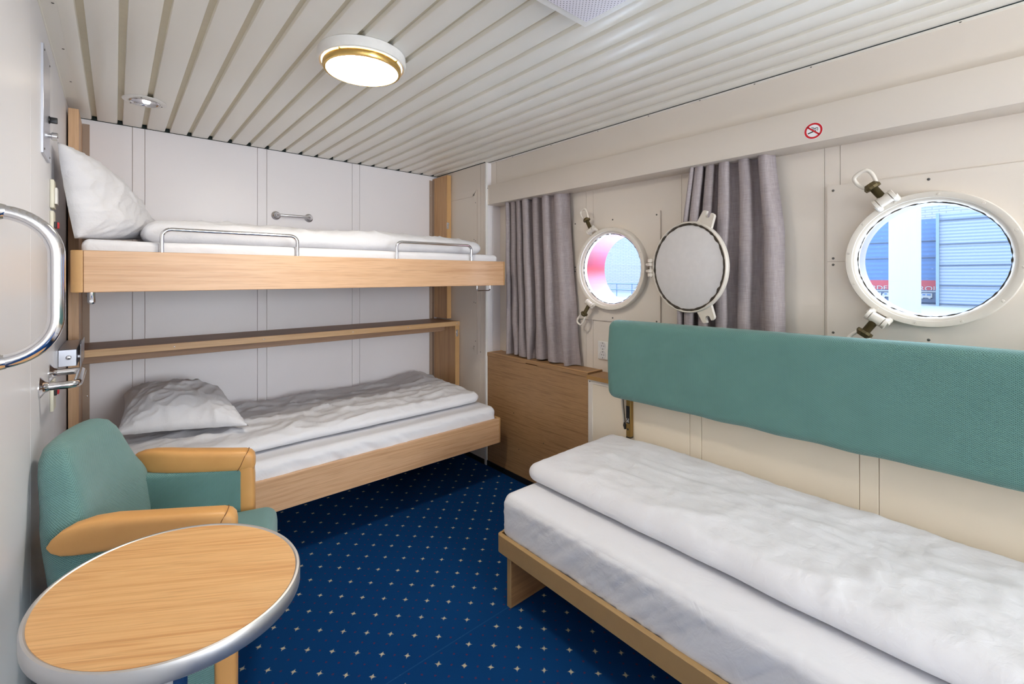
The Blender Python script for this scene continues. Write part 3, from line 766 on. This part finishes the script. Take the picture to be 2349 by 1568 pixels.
# ------------------------------------------------------------ green backrest
br_ = thing('backrest', 'long green upholstered backrest folded against the wall above the daybed', 'backrest', (1.86, .2, .9))
def bf(p, n):
    s = (p.y+.9)/2.3
    k = .006*N3(p.y*2.5, p.z*4, 4)
    bulge = .012*(1-((p.z-.9)/.2)**2) if n.x < -.3 else 0
    dz = -.012*(p.y-0)/1.4
    low = 0
    if n.z < -.2: low = .004*N3(p.y*9, 1, 2)
    return (-bulge+k*.5, .004*N3(p.z*9, 3, 1)*(1 if n.y > .5 else 0), dz+low+k*.4)
m = MB(); m.soft(1.806, 1.900, -.92, 1.372, .722, 1.098, .038, .022, bf); cu = m.build('cushion', M['green'], br_, angle=180, uv=True)
for (yy) in (1.315, -.55):
    m = MB(); m.box(1.905, XC-.0005, yy-.012, yy+.012, .508, .738, .001, 1); bb = m.build('wall_bracket', M['bronze'], br_)
    m = MB(); m.box(1.904, XC-.0012, yy-.0125, yy+.0125, .502, .508, .001, 1); m.build('bracket_foot', M['black'], bb)
    if yy > 0:
        m = MB(); m.box(1.9035, 1.9048, yy-.0085, yy+.0115, .575, .66); stk = m.build('sticker', M['black'], bb, smooth=False)
        stk['label'] = 'small black printed sticker'
        for (zz, rr) in ((.545, .005), (.695, .005)):
            m = MB(); m.lathe([(0, -.0008), (rr, -.0006), (rr, 0)], (1.905, yy+.002, zz), 0, 16); m.build('bolt_hole', M['black'], bb)
    for dy in (.026, .034):
        m = MB(); m.rod((1.918, yy+dy+.018, .72), (1.918, yy+dy, .56), .0022, 8); m.build('release_wire', M['alu'] if dy > .03 else M['black'], br_)
    m = MB(); m.tube([(1.918, yy+.031, .570), (1.918, yy+.029, .556), (1.918, yy+.026, .538)], [.004, .009, .006], 12); m.build('wire_end', M['black'], br_)
def text(body, size, mat, loc, rot, parent, name, ext=.0002):
    cu_ = bpy.data.curves.new(name, 'FONT'); cu_.body = body; cu_.size = size; cu_.extrude = ext; cu_.align_x = 'CENTER'; cu_.align_y = 'CENTER'
    tmp = bpy.data.objects.new(name, cu_); COL.objects.link(tmp)
    dg = bpy.context.evaluated_depsgraph_get(); me = bpy.data.meshes.new_from_object(tmp.evaluated_get(dg)); bpy.data.objects.remove(tmp)
    mw = Matrix.Translation(loc) @ rot
    me.transform(WINV.get(parent.name, Matrix()) @ mw if parent else mw)
    me.materials.clear(); me.materials.append(mat)
    o = bpy.data.objects.new(name, me); COL.objects.link(o)
    if parent: o.parent = parent
    return o
# text plane facing -X, read with +Y to the left
FX = Matrix(((0, 0, -1, 0), (-1, 0, 0, 0), (0, 1, 0, 0), (0, 0, 0, 1)))
text('SC', .018, M['white'], (1.9033, 1.316, .590), FX @ Matrix.Rotation(PI/2, 4, 'Z'), br_, 'sticker_lettering')

# ------------------------------------------------------------ no smoking sign
ns = thing('no_smoking_sign', 'round red and white no smoking sticker on the curtain box', 'sign', (1.934, .5335, 1.8335))
def sdisc(r0, r1, x, mat, nm):
    m = MB(); m.lathe([(r0, 0), (r0, -.0006), (r1, -.0006), (r1, 0)], (x, .5335, 1.8335), 0, 64); return m.build(nm, mat, ns, smooth=False)
sw = plain('sticker_white', rgb(245, 244, 246), .4)
sdisc(.0, .0302, 1.9338, sw, 'disc')
sdisc(.0222, .0288, 1.9334, M['red'], 'red_ring')
def strip2(pts, wid, x, mat, nm):
    """flat stroke in the sign plane; pts are (right, up) in metres"""
    m = MB(); L = []; Rr = []
    for i, p in enumerate(pts):
        a = Vector(pts[max(i-1, 0)]); b = Vector(pts[min(i+1, len(pts)-1)]); d = (b-a).normalized(); n_ = Vector((-d.y, d.x))*wid/2
        L.append(Vector(p)+n_); Rr.append(Vector(p)-n_)
    def W(q, xx): return (xx, .5335-q.x, 1.8335+q.y)
    out = L+Rr[::-1]
    for i in range(len(pts)-1):
        m.add([W(L[i], x), W(L[i+1], x), W(Rr[i+1], x), W(Rr[i], x)], [(0, 1, 2, 3)])
        m.add([W(L[i], x+.0003), W(L[i+1], x+.0003), W(Rr[i+1], x+.0003), W(Rr[i], x+.0003)], [(3, 2, 1, 0)])
    return m.build(nm, mat, ns, smooth=False, clean=False)
strip2([(-.018, -.0075), (.008, -.0005)], .004, 1.9331, M['black'], 'cigarette')
strip2([(.011, .0002), (.0125, .0006)], .004, 1.9331, M['black'], 'cigarette_tip')
strip2([(.0135, .0009), (.015, .0013)], .004, 1.9331, M['black'], 'cigarette_tip')
strip2([(.0145, .0045), (.013, .0085), (.009, .0095), (.006, .0075), (.002, .0085), (-.001, .0115), (-.004, .011), (-.006, .014)], .0022, 1.9331, M['black'], 'smoke')
strip2([(.010, .0040), (.008, .0055), (.004, .0045), (.0, .006), (-.003, .0075)], .0018, 1.9331, M['black'], 'smoke')
strip2([(-.0185, .0165), (.0185, -.0165)], .0055, 1.9328, M['red'], 'slash')

# ------------------------------------------------------------ chrome handles
def flange(c, ax, sg, parent, r=.024):
    m = MB(); m.lathe([(r, 0), (r, sg*.003), (r*.82, sg*.007), (r*.55, sg*.012), (r*.42, sg*.02)], c, ax, 28); fl = m.build('flange', M['chrome'], parent)
    u, w = (ax+1) % 3, (ax+2) % 3
    for k in range(3):
        p = Vector(c); a = 2*PI*k/3+.5; p[u] += r*.7*math.cos(a); p[w] += r*.7*math.sin(a); p[ax] += sg*.0075
        m = MB(); m.lathe([(0, sg*.001), (.0035, 0)], p, ax, 10); m.build('flange_screw', M['screw'], fl)
gh = thing('grab_handle', 'short chrome grab handle on the back wall above the top bunk', 'handle', (.855, YB, 1.68))
m = MB(); ya = YB-.045; r = .02
path = [Vector((.757, YB-.01, 1.679))]+arc((.757+r, ya+r, 1.679), r, PI, 1.5*PI, 6, (1, 0, 0), (0, 1, 0))+arc((.953-r, ya+r, 1.679), r, 1.5*PI, 2*PI, 6, (1, 0, 0), (0, 1, 0))+[Vector((.953, YB-.01, 1.679))]
m.tube(path, .009, 16); m.build('bar', M['chrome'], gh)
for x in (.757, .953): flange((x, YB+.0005, 1.679), 1, -1, gh, .027)
g2 = thing('grab_handle', 'horizontal chrome grab handle low on the left wall above the armchair', 'handle', (XL, 2.01, .978))
m = MB(); xa = -.086; r = .02
path = [Vector((XL+.008, 1.885, .978))]+[Vector((XL+.03, 1.885, .978))]+arc((xa-r, 1.885+r, .978), r, -PI/2, 0, 6, (1, 0, 0), (0, 1, 0))+arc((xa-r, 2.146-r, .978), r, 0, PI/2, 6, (1, 0, 0), (0, 1, 0))+[Vector((XL+.008, 2.146, .978))]
m.tube(path, .0115, 16); m.build('bar', M['chrome'], g2)
for y in (1.885, 2.146): flange((XL-.0005, y, .978), 0, 1, g2, .030)
g3 = thing('grab_handle', 'large upright chrome pull handle on the left wall in the near foreground', 'handle', (XL, 1.22, 1.28))
m = MB(); xa = -.084; r = .077; zt, zb = 1.416, 1.146
path = [Vector((XL+.004, 1.215, zt))]+arc((xa-r, 1.215, zt-r), r, PI/2, 0, 12, (1, 0, 0), (0, 0, 1))+arc((xa-r, 1.215, zb+r), r, 0, -PI/2, 12, (1, 0, 0), (0, 0, 1))+[Vector((XL+.004, 1.215, zb))]
m.tube(path, .0125, 20); m.build('bar', M['chrome'], g3)
for z in (zt, zb):
    m = MB(); m.lathe([(.018, .0), (.018, .006), (.0145, .010), (.0125, .018), (.0118, .018)], (XL-.0005, 1.215, z), 0, 24); m.build('collar', M['chrome'], g3)

# ------------------------------------------------------------ plates and switches on the left wall
sp3 = thing('control_plate', 'tall narrow brushed steel plate with two knobs high on the left wall', 'switch plate', (XL, 2.01, 1.83))
m = MB(); m.box(XL-.0008, XL+.006, 1.925, 2.096, 1.665, 1.990, .001, 1); m.build('plate', M['steel'], sp3)
screws([(XL+.006, y, z) for y in (1.94, 2.082) for z in (1.68, 1.975)], 0, 1, parent=sp3)
m = MB(); m.cyl((XL+.006, 2.060, 1.797), 0, .012, .003, 16); m.box(XL+.008, XL+.026, 2.054, 2.066, 1.788, 1.806, .002, 2); m.build('knob', M['black'], sp3)
m = MB(); m.cyl((XL+.006, 2.055, 1.745), 0, .008, .008, 16); m.cyl((XL+.012, 2.055, 1.745), 0, .0125, .016, 20, .002); m.build('knob', M['chrome'], sp3)
rl = thing('wall_switch', 'white switch box behind the propped pillow on the left wall', 'switch', (XL, 2.2, 1.57))
m = MB(); m.box(XL+.0003, XL+.010, 2.165, 2.245, 1.53, 1.625, .002, 2); m.build('plate', M['cream'], rl)
m = MB(); m.box(XL+.0103, XL+.017, 2.18, 2.235, 1.545, 1.60, .001, 2); m.build('rocker', M['white'], rl)
for (z0, z1, zr, lab) in ((1.40, 1.52, 1.474, 'cream switch plate with red rocker below the propped pillow'), (.845, .945, .906, 'cream switch plate with red rocker beside the low chrome handle')):
    w = thing('wall_switch', lab, 'switch', (XL, 2.2, (z0+z1)/2), group=None)
    m = MB(); m.box(XL+.0003, XL+.009, 2.165, 2.245, z0, z1, .002, 2); m.build('plate', M['cream'], w)
    m = MB(); m.box(XL+.0093, XL+.016, 2.175, 2.195, zr-.010, zr+.010, .001, 1); m.build('rocker', M['black'], w)
    m = MB(); m.box(XL+.0093, XL+.020, 2.1955, 2.222, zr-.010, zr+.010, .001, 1); rr = m.build('rocker', M['red'], w); rr['label'] = 'red rocker'

# ------------------------------------------------------------ lamps and vent
def dome(cx, cy, lab, lampmat):
    d = thing('ceiling_light', lab, 'ceiling light', (cx, cy, ZC))
    m = MB(); m.lathe([(.150, ZC-.001), (.151, ZC-.022), (.149, ZC-.034), (.145, ZC-.037), (.138, ZC-.034), (.134, ZC-.020), (.125, ZC-.016)], (cx, cy, 0), 2, 80); m.build('outer_ring', M['white'], d)
    m = MB(); m.lathe([(.125, ZC-.016), (.0, ZC-.016)], (cx, cy, 0), 2, 64); m.build('reflector', M['white'], d)
    m = MB(); m.lathe([(.1265, ZC-.030), (.1320, ZC-.030), (.1345, ZC-.038), (.1340, ZC-.050), (.1310, ZC-.056), (.1230, ZC-.057), (.1215, ZC-.052)], (cx, cy, 0), 2, 80); m.build('brass_ring', M['brass'], d)
    m = MB(); m.lathe([(.1225, ZC-.048), (.1220, ZC-.056), (.110, ZC-.060), (.07, ZC-.062), (0, ZC-.063)], (cx, cy, 0), 2, 64)
    m.lathe([(.1200, ZC-.029), (.1200, ZC-.020), (.112, ZC-.0175)], (cx, cy, 0), 2, 64); m.build('diffuser', lampmat, d)
    for k in range(4):
        a = k*PI/2+.6; m = MB(); m.rod((cx+.128*math.cos(a), cy+.128*math.sin(a), ZC-.043), (cx+.138*math.cos(a), cy+.138*math.sin(a), ZC-.030), .003, 8); m.build('spoke', M['brass'], d)
dome(.667, 1.58, 'round glowing ceiling light with a brass ring', M['lamp'])
dome(.9, -1.6, 'added round ceiling fill light, unseen behind the viewer', M['fill_lamp'])  # added out of view to brighten the cabin from behind
dl = thing('downlight', 'small recessed chrome rimmed spotlight in the ceiling above the top bunk', 'spotlight', (.099, 2.63, ZC))
m = MB(); m.lathe([(.079, ZC-.0005), (.079, ZC-.003), (.072, ZC-.006), (.056, ZC-.0065), (.054, ZC-.003)], (.099, 2.63, 0), 2, 48); m.build('trim_ring', M['white'], dl)
m = MB(); m.lathe([(.054, ZC-.0065), (.050, ZC-.010), (.047, ZC-.007), (.046, ZC-.002)], (.099, 2.63, 0), 2, 48); m.build('inner_ring', M['chrome'], dl)
m = MB(); m.lathe([(.0465, ZC-.003), (.0, ZC-.0025)], (.099, 2.63, 0), 2, 32); m.build('reflector', M['steel'], dl)
m = MB(); m.lathe([(.014, ZC-.003), (.012, ZC-.008), (0, ZC-.010)], (.105, 2.63, 0), 2, 20); m.build('halogen_capsule', M['halo'], dl)
for a in (.3, 2.4, 4.5):
    screws([(.099+.065*math.cos(a), 2.63+.065*math.sin(a), ZC-.0065)], 2, -1, parent=dl)
# added fill lights out of view: a glowing window-sized panel and an uplighter
m = MB(); m.box(.45, 1.85, YF+.002, YF+.012, .75, 1.95); wf = struct(m.build('window_3', M['fill_pane'], smooth=False), 'added glowing fill panel, unseen behind the viewer')  # added in place of flash light from behind the camera
m = MB()
for (a, b, c, d) in ((.40, 1.90, 1.95, 2.0), (.40, 1.90, .70, .75), (.40, .45, .75, 1.95), (1.85, 1.90, .75, 1.95)): m.box(a, b, YF+.001, YF+.03, c, d)
m.build('window_frame', M['white'], wf, smooth=False)  # frame of the added fill panel
ul = thing('fill_uplighter', 'added fill uplighter, unseen behind the viewer', 'lamp', (1.0, -1.1, 0))  # added out of view to throw light onto the ceiling
m = MB(); m.lathe([(0, 0), (.13, 0), (.13, .015), (.02, .03), (.012, .04), (.012, 1.0), (.03, 1.02), (.17, 1.10), (.175, 1.12), (.165, 1.115), (.02, 1.03), (0, 1.03)], (1.0, -1.1, 0), 2, 40); m.build('fill_uplighter_stand', M['steel'], ul)
m = MB(); m.lathe([(0, 1.105), (.155, 1.10)], (1.0, -1.1, 0), 2, 40); m.build('fill_uplighter_disc', M['up'], ul)
# perforated vent
t = NT('perforated_sheet'); v = t.coord(); s3 = t.n('ShaderNodeSeparateXYZ'); t.L(v, s3.inputs[0])
pp = .0125
ua = t.math('DIVIDE', t.math('ADD', s3.outputs[0], s3.outputs[1]), pp); ub_ = t.math('DIVIDE', t.math('SUBTRACT', s3.outputs[0], s3.outputs[1]), pp)
def nr(p): return t.math('ABSOLUTE', t.math('SUBTRACT', p, t.math('ROUND', p)))
dd = t.math('SQRT', t.math('ADD', t.math('POWER', nr(ua), 2), t.math('POWER', nr(ub_), 2)))
t.set(t.mix(t.math('LESS_THAN', dd, .17), rgb(232, 228, 236), rgb(50, 46, 60)), .4)
ve = thing('ceiling_vent', 'white perforated air vent panel in the ceiling near the top edge', 'vent', (.785, .605, ZC))
m = MB(); m.box(.485, 1.085, .305, .905, ZC-.027, ZC-.001, .003, 1); m.build('frame', M['white'], ve)
m = MB(); m.box(.51, 1.06, .33, .88, ZC-.0285, ZC-.0272); m.build('perforated_sheet', t.m, ve, smooth=False)

# ------------------------------------------------------------ table
tb = thing('side_table', 'oval pedestal table with beech top and grey metal edge', 'table', (.085, 1.073, 0), 0)
TA, TBb = .2355, .1990; ph = math.atan2(-.9016, .4325); TC = Vector((.085, 1.073, 0)); TZ = .72
def ell(r, z, n=96):
    e1 = Vector((math.cos(ph), math.sin(ph), 0)); e2 = Vector((-math.sin(ph), math.cos(ph), 0))
    return [TC+e1*((TA+r)*math.cos(2*PI*k/n))+e2*((TBb+r)*math.sin(2*PI*k/n))+Vector((0, 0, z)) for k in range(n)]
m = MB(); m.rings([ell(-.0085, TZ-.024), ell(-.0085, TZ-.0005), ell(-.0088, TZ)], True); m.build('tabletop', M['table'], tb)
m = MB(); m.rings([ell(-.0085, TZ-.028), ell(-.002, TZ-.029), ell(0, TZ-.026), ell(0, TZ-.003), ell(-.002, TZ+.0008), ell(-.006, TZ+.0012), ell(-.0085, TZ-.0004), ell(-.0084, TZ-.028)], False); m.build('metal_edge', M['alu'], tb)
m = MB(); m.tube([TC+Vector((0, 0, .03)), TC+Vector((0, 0, TZ-.03))], .020, 28); m.build('column', M['chrome'], tb)
m = MB(); m.lathe([(0, TZ-.0245), (.08, TZ-.0245), (.08, TZ-.03), (.03, TZ-.042), (.021, TZ-.05)], TC, 2, 32); m.build('top_flange', M['alu'], tb)
m = MB(); m.lathe([(.165, 0), (.165, .006), (.15, .014), (.04, .028), (.021, .05)], TC, 2, 48); m.build('base_plate', M['alu'], tb)

# ------------------------------------------------------------ armchair (local frame: x forward, y to the far side)
CL, CR = (.045, 1.777, 0), R(-17)
MC = Matrix.Translation(CL) @ Matrix.Rotation(CR, 4, 'Z')
ac = thing('armchair', 'green wool armchair with tan leather armrests against the left wall', 'armchair', CL, CR)
WINV[ac.name] = Matrix()      # its parts are written in the chair's own frame
def sring(cx_, cy_, z, hx, hy, n=40, p=.55, curve=0.0, tilt=0.0):
    L = []
    for k in range(n):
        a = 2*PI*k/n; c, s_ = math.cos(a), math.sin(a)
        x = hx*math.copysign(abs(c)**p, c); y = hy*math.copysign(abs(s_)**p, s_)
        L.append((cx_+x+curve*(y/.25)**2, cy_+y, z+tilt*x))
    return L
# back shell
lv = [(.10, -.055, .235, .050), (.16, -.058, .252, .055), (.30, -.068, .262, .058), (.42, -.080, .262, .058), (.52, -.090, .264, .060), (.60, -.100, .264, .060), (.635, -.105, .258, .060), (.665, -.110, .240, .060), (.70, -.115, .215, .058), (.74, -.122, .196, .056), (.78, -.130, .183, .052), (.815, -.136, .170, .046), (.842, -.140, .148, .036), (.855, -.142, .120, .022), (.860, -.143, .09, .010)]
m = MB(); rs = []
for i in range(len(lv)-1):
    for q in range(3):
        a = [lv[i][j]+(lv[i+1][j]-lv[i][j])*q/3 for j in range(4)]; rs.append(sring(a[1], 0, a[0], a[3], a[2], 56, .6, .035))
a = lv[-1]; rs.append(sring(a[1], 0, a[0], a[3], a[2], 56, .6, .035))
m.rings(rs, True); m.build('back', M['green2'], ac, uv=True, angle=60)
m = MB(); m.soft(-.06, .372, -.198, .198, .31, .455, .045, .02, lambda p, n: (0, 0, (.012*(1-(p.y/.2)**2)+.01*max(0, p.x)) if n.z > .3 else 0)); m.build('seat', M['green2'], ac, uv=True, angle=180)
for sg in (-1, 1):
    m = MB(); m.soft(-.075, .262, min(sg*.205, sg*.258), max(sg*.205, sg*.258), .12, .598, .016, .03, lambda p, n: (0, 0, .030*(1-(p.x+.075)/.337) if p.z > .5 else 0)); m.build('side_panel', M['green2'], ac, uv=True, angle=60)
    # armrest: leather top sweeping forward, tapering to a point at the rear outside
    m = MB(); rs = []
    for (x, z, hh, hw, yy) in ((-.092, .655, .003, .003, .274), (-.084, .655, .016, .007, .272), (-.068, .656, .029, .013, .266), (-.045, .657, .037, .020, .257), (-.012, .656, .041, .027, .248), (.03, .652, .041, .031, .241), (.09, .643, .040, .032, .238), (.16, .634, .039, .033, .237), (.22, .626, .038, .033, .236), (.262, .621, .037, .033, .236), (.280, .617, .034, .031, .236), (.290, .613, .027, .027, .236), (.294, .610, .014, .016, .236)):
        L = []
        for k in range(28):
            a = 2*PI*k/28; c, s_ = math.cos(a), math.sin(a)
            L.append((x+(.0 if x < .2 else (-hh*math.copysign(abs(s_)**.5, s_)*.0)), sg*yy+hw*math.copysign(abs(c)**.5, c), z+hh*math.copysign(abs(s_)**.5, s_)))
        rs.append(L)
    m.rings(rs, True); m.build('armrest', M['leather'], ac, angle=50)
    m = MB(); rs = []
    for (x, z, hx, hy) in ((.268, .0, .026, .030), (.268, .3, .027, .032), (.266, .56, .027, .032), (.264, .60, .026, .031)):
        rs.append(sring(x, sg*.236, z, hx, hy, 28, .5))
    m.rings(rs, True); m.build('front_leg', M['leather'], ac, angle=50)
    m = MB(); yy = sg*.236
    pts = [(.240, yy-.0325, .592), (.250, yy-.0335, .610), (.262, yy-.0325, .640), (.270, yy-.026, .6525), (.273, yy-.012, .6575), (.273, yy+.012, .6575), (.270, yy+.026, .6525), (.262, yy+.0325, .640), (.250, yy+.0335, .610), (.240, yy+.0325, .592)]
    m.tube(pts, .0011, 6); m.build('leather_seam', M['stitch'], ac)
    m = MB(); m.box(-.07, -.035, sg*.21-.018, sg*.21+.018, 0, .125, .004, 2); m.build('rear_leg', M['bedwood'], ac)

# ------------------------------------------------------------ outside: quay, column, shed
OW = plain('pale_concrete', rgb(104, 103, 101), .8)
m = MB(); m.box(4.5, 40, -25, 60, .1, .30); struct(m.build('ground', plain('wet_quay', rgb(74, 78, 86), .8), smooth=False), 'quay outside the portholes')
cl = thing('round_column', 'white round concrete column on the quay outside the right porthole', 'column', (12.0, 1.72, .3))
m = MB(); m.lathe([(.25, .3), (.25, 1.18), (.2485, 1.185), (.25, 1.19), (.25, 3.3), (.2485, 3.305), (.25, 3.31), (.25, 9)], (12.0, 1.72, 0), 2, 48); m.build('shaft', OW, cl, smooth=False)
# shed wall
t = NT('blue_corrugated'); v = t.coord(); s4 = t.n('ShaderNodeSeparateXYZ'); t.L(v, s4.inputs[0])
w_ = t.math('SINE', t.math('MULTIPLY', s4.outputs[2], 2*PI/.16))
t.set(t.mix(t.math('MULTIPLY_ADD', w_, .25, .5), rgb(6, 38, 74), rgb(16, 59, 101)), .6); BL = t.m
sd = thing('quay_shed', 'dark blue corrugated shed with a red lettered band across the quay', 'shed', (22, 4, .3))
m = MB(); m.box(22, 24, 1.6, 8.2, .3, 3.35); m.build('wall', BL, sd, smooth=False)
for z in (2.55, 1.95): 
    m = MB(); m.box(21.97, 22.0, 1.6, 8, z, z+.03); m.build('joint_strip', plain('navy', rgb(11, 27, 50), .6), sd, smooth=False)
m = MB(); m.box(21.94, 21.99, 1.6, 8, .80, 1.15); bd = m.build('red_band', plain('faded_red_band', rgb(99, 14, 30), .7), sd, smooth=False)
tx = 21.93
WT = Matrix.Diagonal((1.12, 1, 1, 1))
osw = plain('outdoor_white', rgb(98, 99, 102), .6)
text('RDER', .24, osw, (tx, 3.80, .845), FX @ WT, sd, 'sign_lettering', .004)
text('ROL', .24, osw, (tx, 2.50, .845), FX @ WT, sd, 'sign_lettering', .004)
m = MB(); m.box(21.85, 21.92, 1.6, 8, .36, .80); m.build('lower_band', plain('deep_blue', rgb(14, 34, 61), .6), sd, smooth=False)
m = MB(); m.box(21.83, 21.85, 1.6, 8, .735, .765); m.build('white_line', osw, sd, smooth=False)
for yc in (3.98, 3.62, 2.55):
    m = MB()
    o = [(-.17, .0), (-.15, .09), (-.09, .155), (.17, .155), (.17, .0)]
    m.prism([(yc-a, .53+b) for a, b in o], 0, 21.82, 21.84); cs = m.build('vehicle_pictogram', osw, sd, smooth=False)
    for (ya_, yb_) in ((-.13, -.03), (.01, .09)):
        m = MB(); m.box(21.81, 21.82, yc+ya_, yc+yb_, .61, .66); m.build('pictogram_window', BL, cs, smooth=False)
    for w in (-.10, .10):
        m = MB(); m.cyl((21.80, yc+w, .53), 0, .035, .03, 16); m.build('pictogram_wheel', osw, cs)
# roller shutters to the right
t = NT('pale_corrugated'); v = t.coord(); s5 = t.n('ShaderNodeSeparateXYZ'); t.L(v, s5.inputs[0])
w_ = t.math('SINE', t.math('MULTIPLY', s5.outputs[2], 2*PI/.105))
t.set(t.mix(t.math('MULTIPLY_ADD', w_, .5, .5), rgb(48, 62, 83), rgb(78, 85, 94)), .6); SH = t.m
st = thing('roller_shutter', 'pale ribbed roller shutter wall seen through the right porthole', 'shutter', (21, -2, .3))
m = MB(); m.box(20.8, 21.4, -12, 2.16, .3, 3.40); m.build('ribbed_wall', SH, st, smooth=False)
dk = plain('shutter_joint', rgb(14, 35, 61), .6)
for z in (3.15, 2.35, 1.65, .98, .36):
    m = MB(); m.box(20.76, 20.8, -12, 2.14, z, z+.035); m.build('joint_strip', dk, st, smooth=False)
m = MB(); m.box(20.72, 20.8, 2.09, 2.17, .3, 3.4); m.build('edge_post', plain('pale_post', rgb(56, 74, 96), .6), st, smooth=False)
# brick building behind
t = NT('white_brick'); bt = t.n('ShaderNodeTexBrick'); 
c_ = t.n('ShaderNodeTexCoord'); s6 = t.n('ShaderNodeSeparateXYZ'); t.L(c_.outputs['Object'], s6.inputs[0]); cb = t.n('ShaderNodeCombineXYZ'); t.L(s6.outputs[1], cb.inputs[0]); t.L(s6.outputs[2], cb.inputs[1]); t.L(cb.outputs[0], bt.inputs['Vector'])
bt.inputs['Color1'].default_value = rgb(91, 92, 93); bt.inputs['Color2'].default_value = rgb(88, 90, 91); bt.inputs['Mortar'].default_value = rgb(61, 69, 85)
bt.inputs['Scale'].default_value = 1.0; bt.inputs['Brick Width'].default_value = .42; bt.inputs['Row Height'].default_value = .10; bt.inputs['Mortar Size'].default_value = .012
t.set(bt.outputs['Color'], .8)
bd2 = m = MB(); m.box(25, 27, -25, 55, .3, 7); o = m.build('brick_building', t.m, smooth=False); tag(o, 'white brick building rising behind the shed and shutters', 'building')
rg = thing('quay_railing', 'thin blue metal railing on the quay seen through the left porthole', 'railing', (19, 15.5, .3))
m = MB()
for z in (.62, .92): m.rod((19, 12, z), (19, 18.5, z), .025, 8)
for k in range(8): m.rod((19, 12+k*.9, .3), (19, 12+k*.9, .95), .02, 8)
m.build('rails', plain('rail_blue', rgb(29, 56, 88), .5), rg)

GROUPS = {'bunk_bed': 'the two bunks against the back wall', 'mattress': 'sheeted mattresses', 'duvet': 'white duvets', 'pillow': 'white pillows on the bunks',
          'curtain': 'grey curtains under the curtain box', 'grab_handle': 'chrome grab handles', 'wall_switch': 'switches on the left wall beside the bunks',
          'upright_panel': 'oak uprights at the ends of the bunks', 'ceiling_light': 'round ceiling lights'}
for o in bpy.data.objects:
    k = o.name.split('.')[0]
    if o.parent is None and k in GROUPS: o['group'] = GROUPS[k]

# ------------------------------------------------------------ camera, world, colour
cam = bpy.data.cameras.new('camera'); co = bpy.data.objects.new('camera', cam); COL.objects.link(co)
cam.sensor_width = 36; cam.lens = 1044/2349*36; cam.shift_y = -151/2349; cam.clip_start = .02; cam.clip_end = 200
co.location = (0, 0, 1.3); co.rotation_euler = (R(90), 0, -math.atan(909.5/1044)); sc.camera = co
w = bpy.data.worlds.new('world'); sc.world = w; w.use_nodes = True
bg = w.node_tree.nodes['Background']; bg.inputs[0].default_value = (.62, .80, 1.0, 1); bg.inputs[1].default_value = 12.5
sc.view_settings.view_transform = 'Standard'; sc.view_settings.look = 'None'; sc.view_settings.gamma = 1; sc.view_settings.use_curve_mapping = False
sc.view_settings.exposure = 0.45
sc.cycles.max_bounces = 14; sc.cycles.diffuse_bounces = 8; sc.cycles.glossy_bounces = 6; sc.cycles.transparent_max_bounces = 12
sc.cycles.use_denoising = True; sc.cycles.sample_clamp_indirect = 8
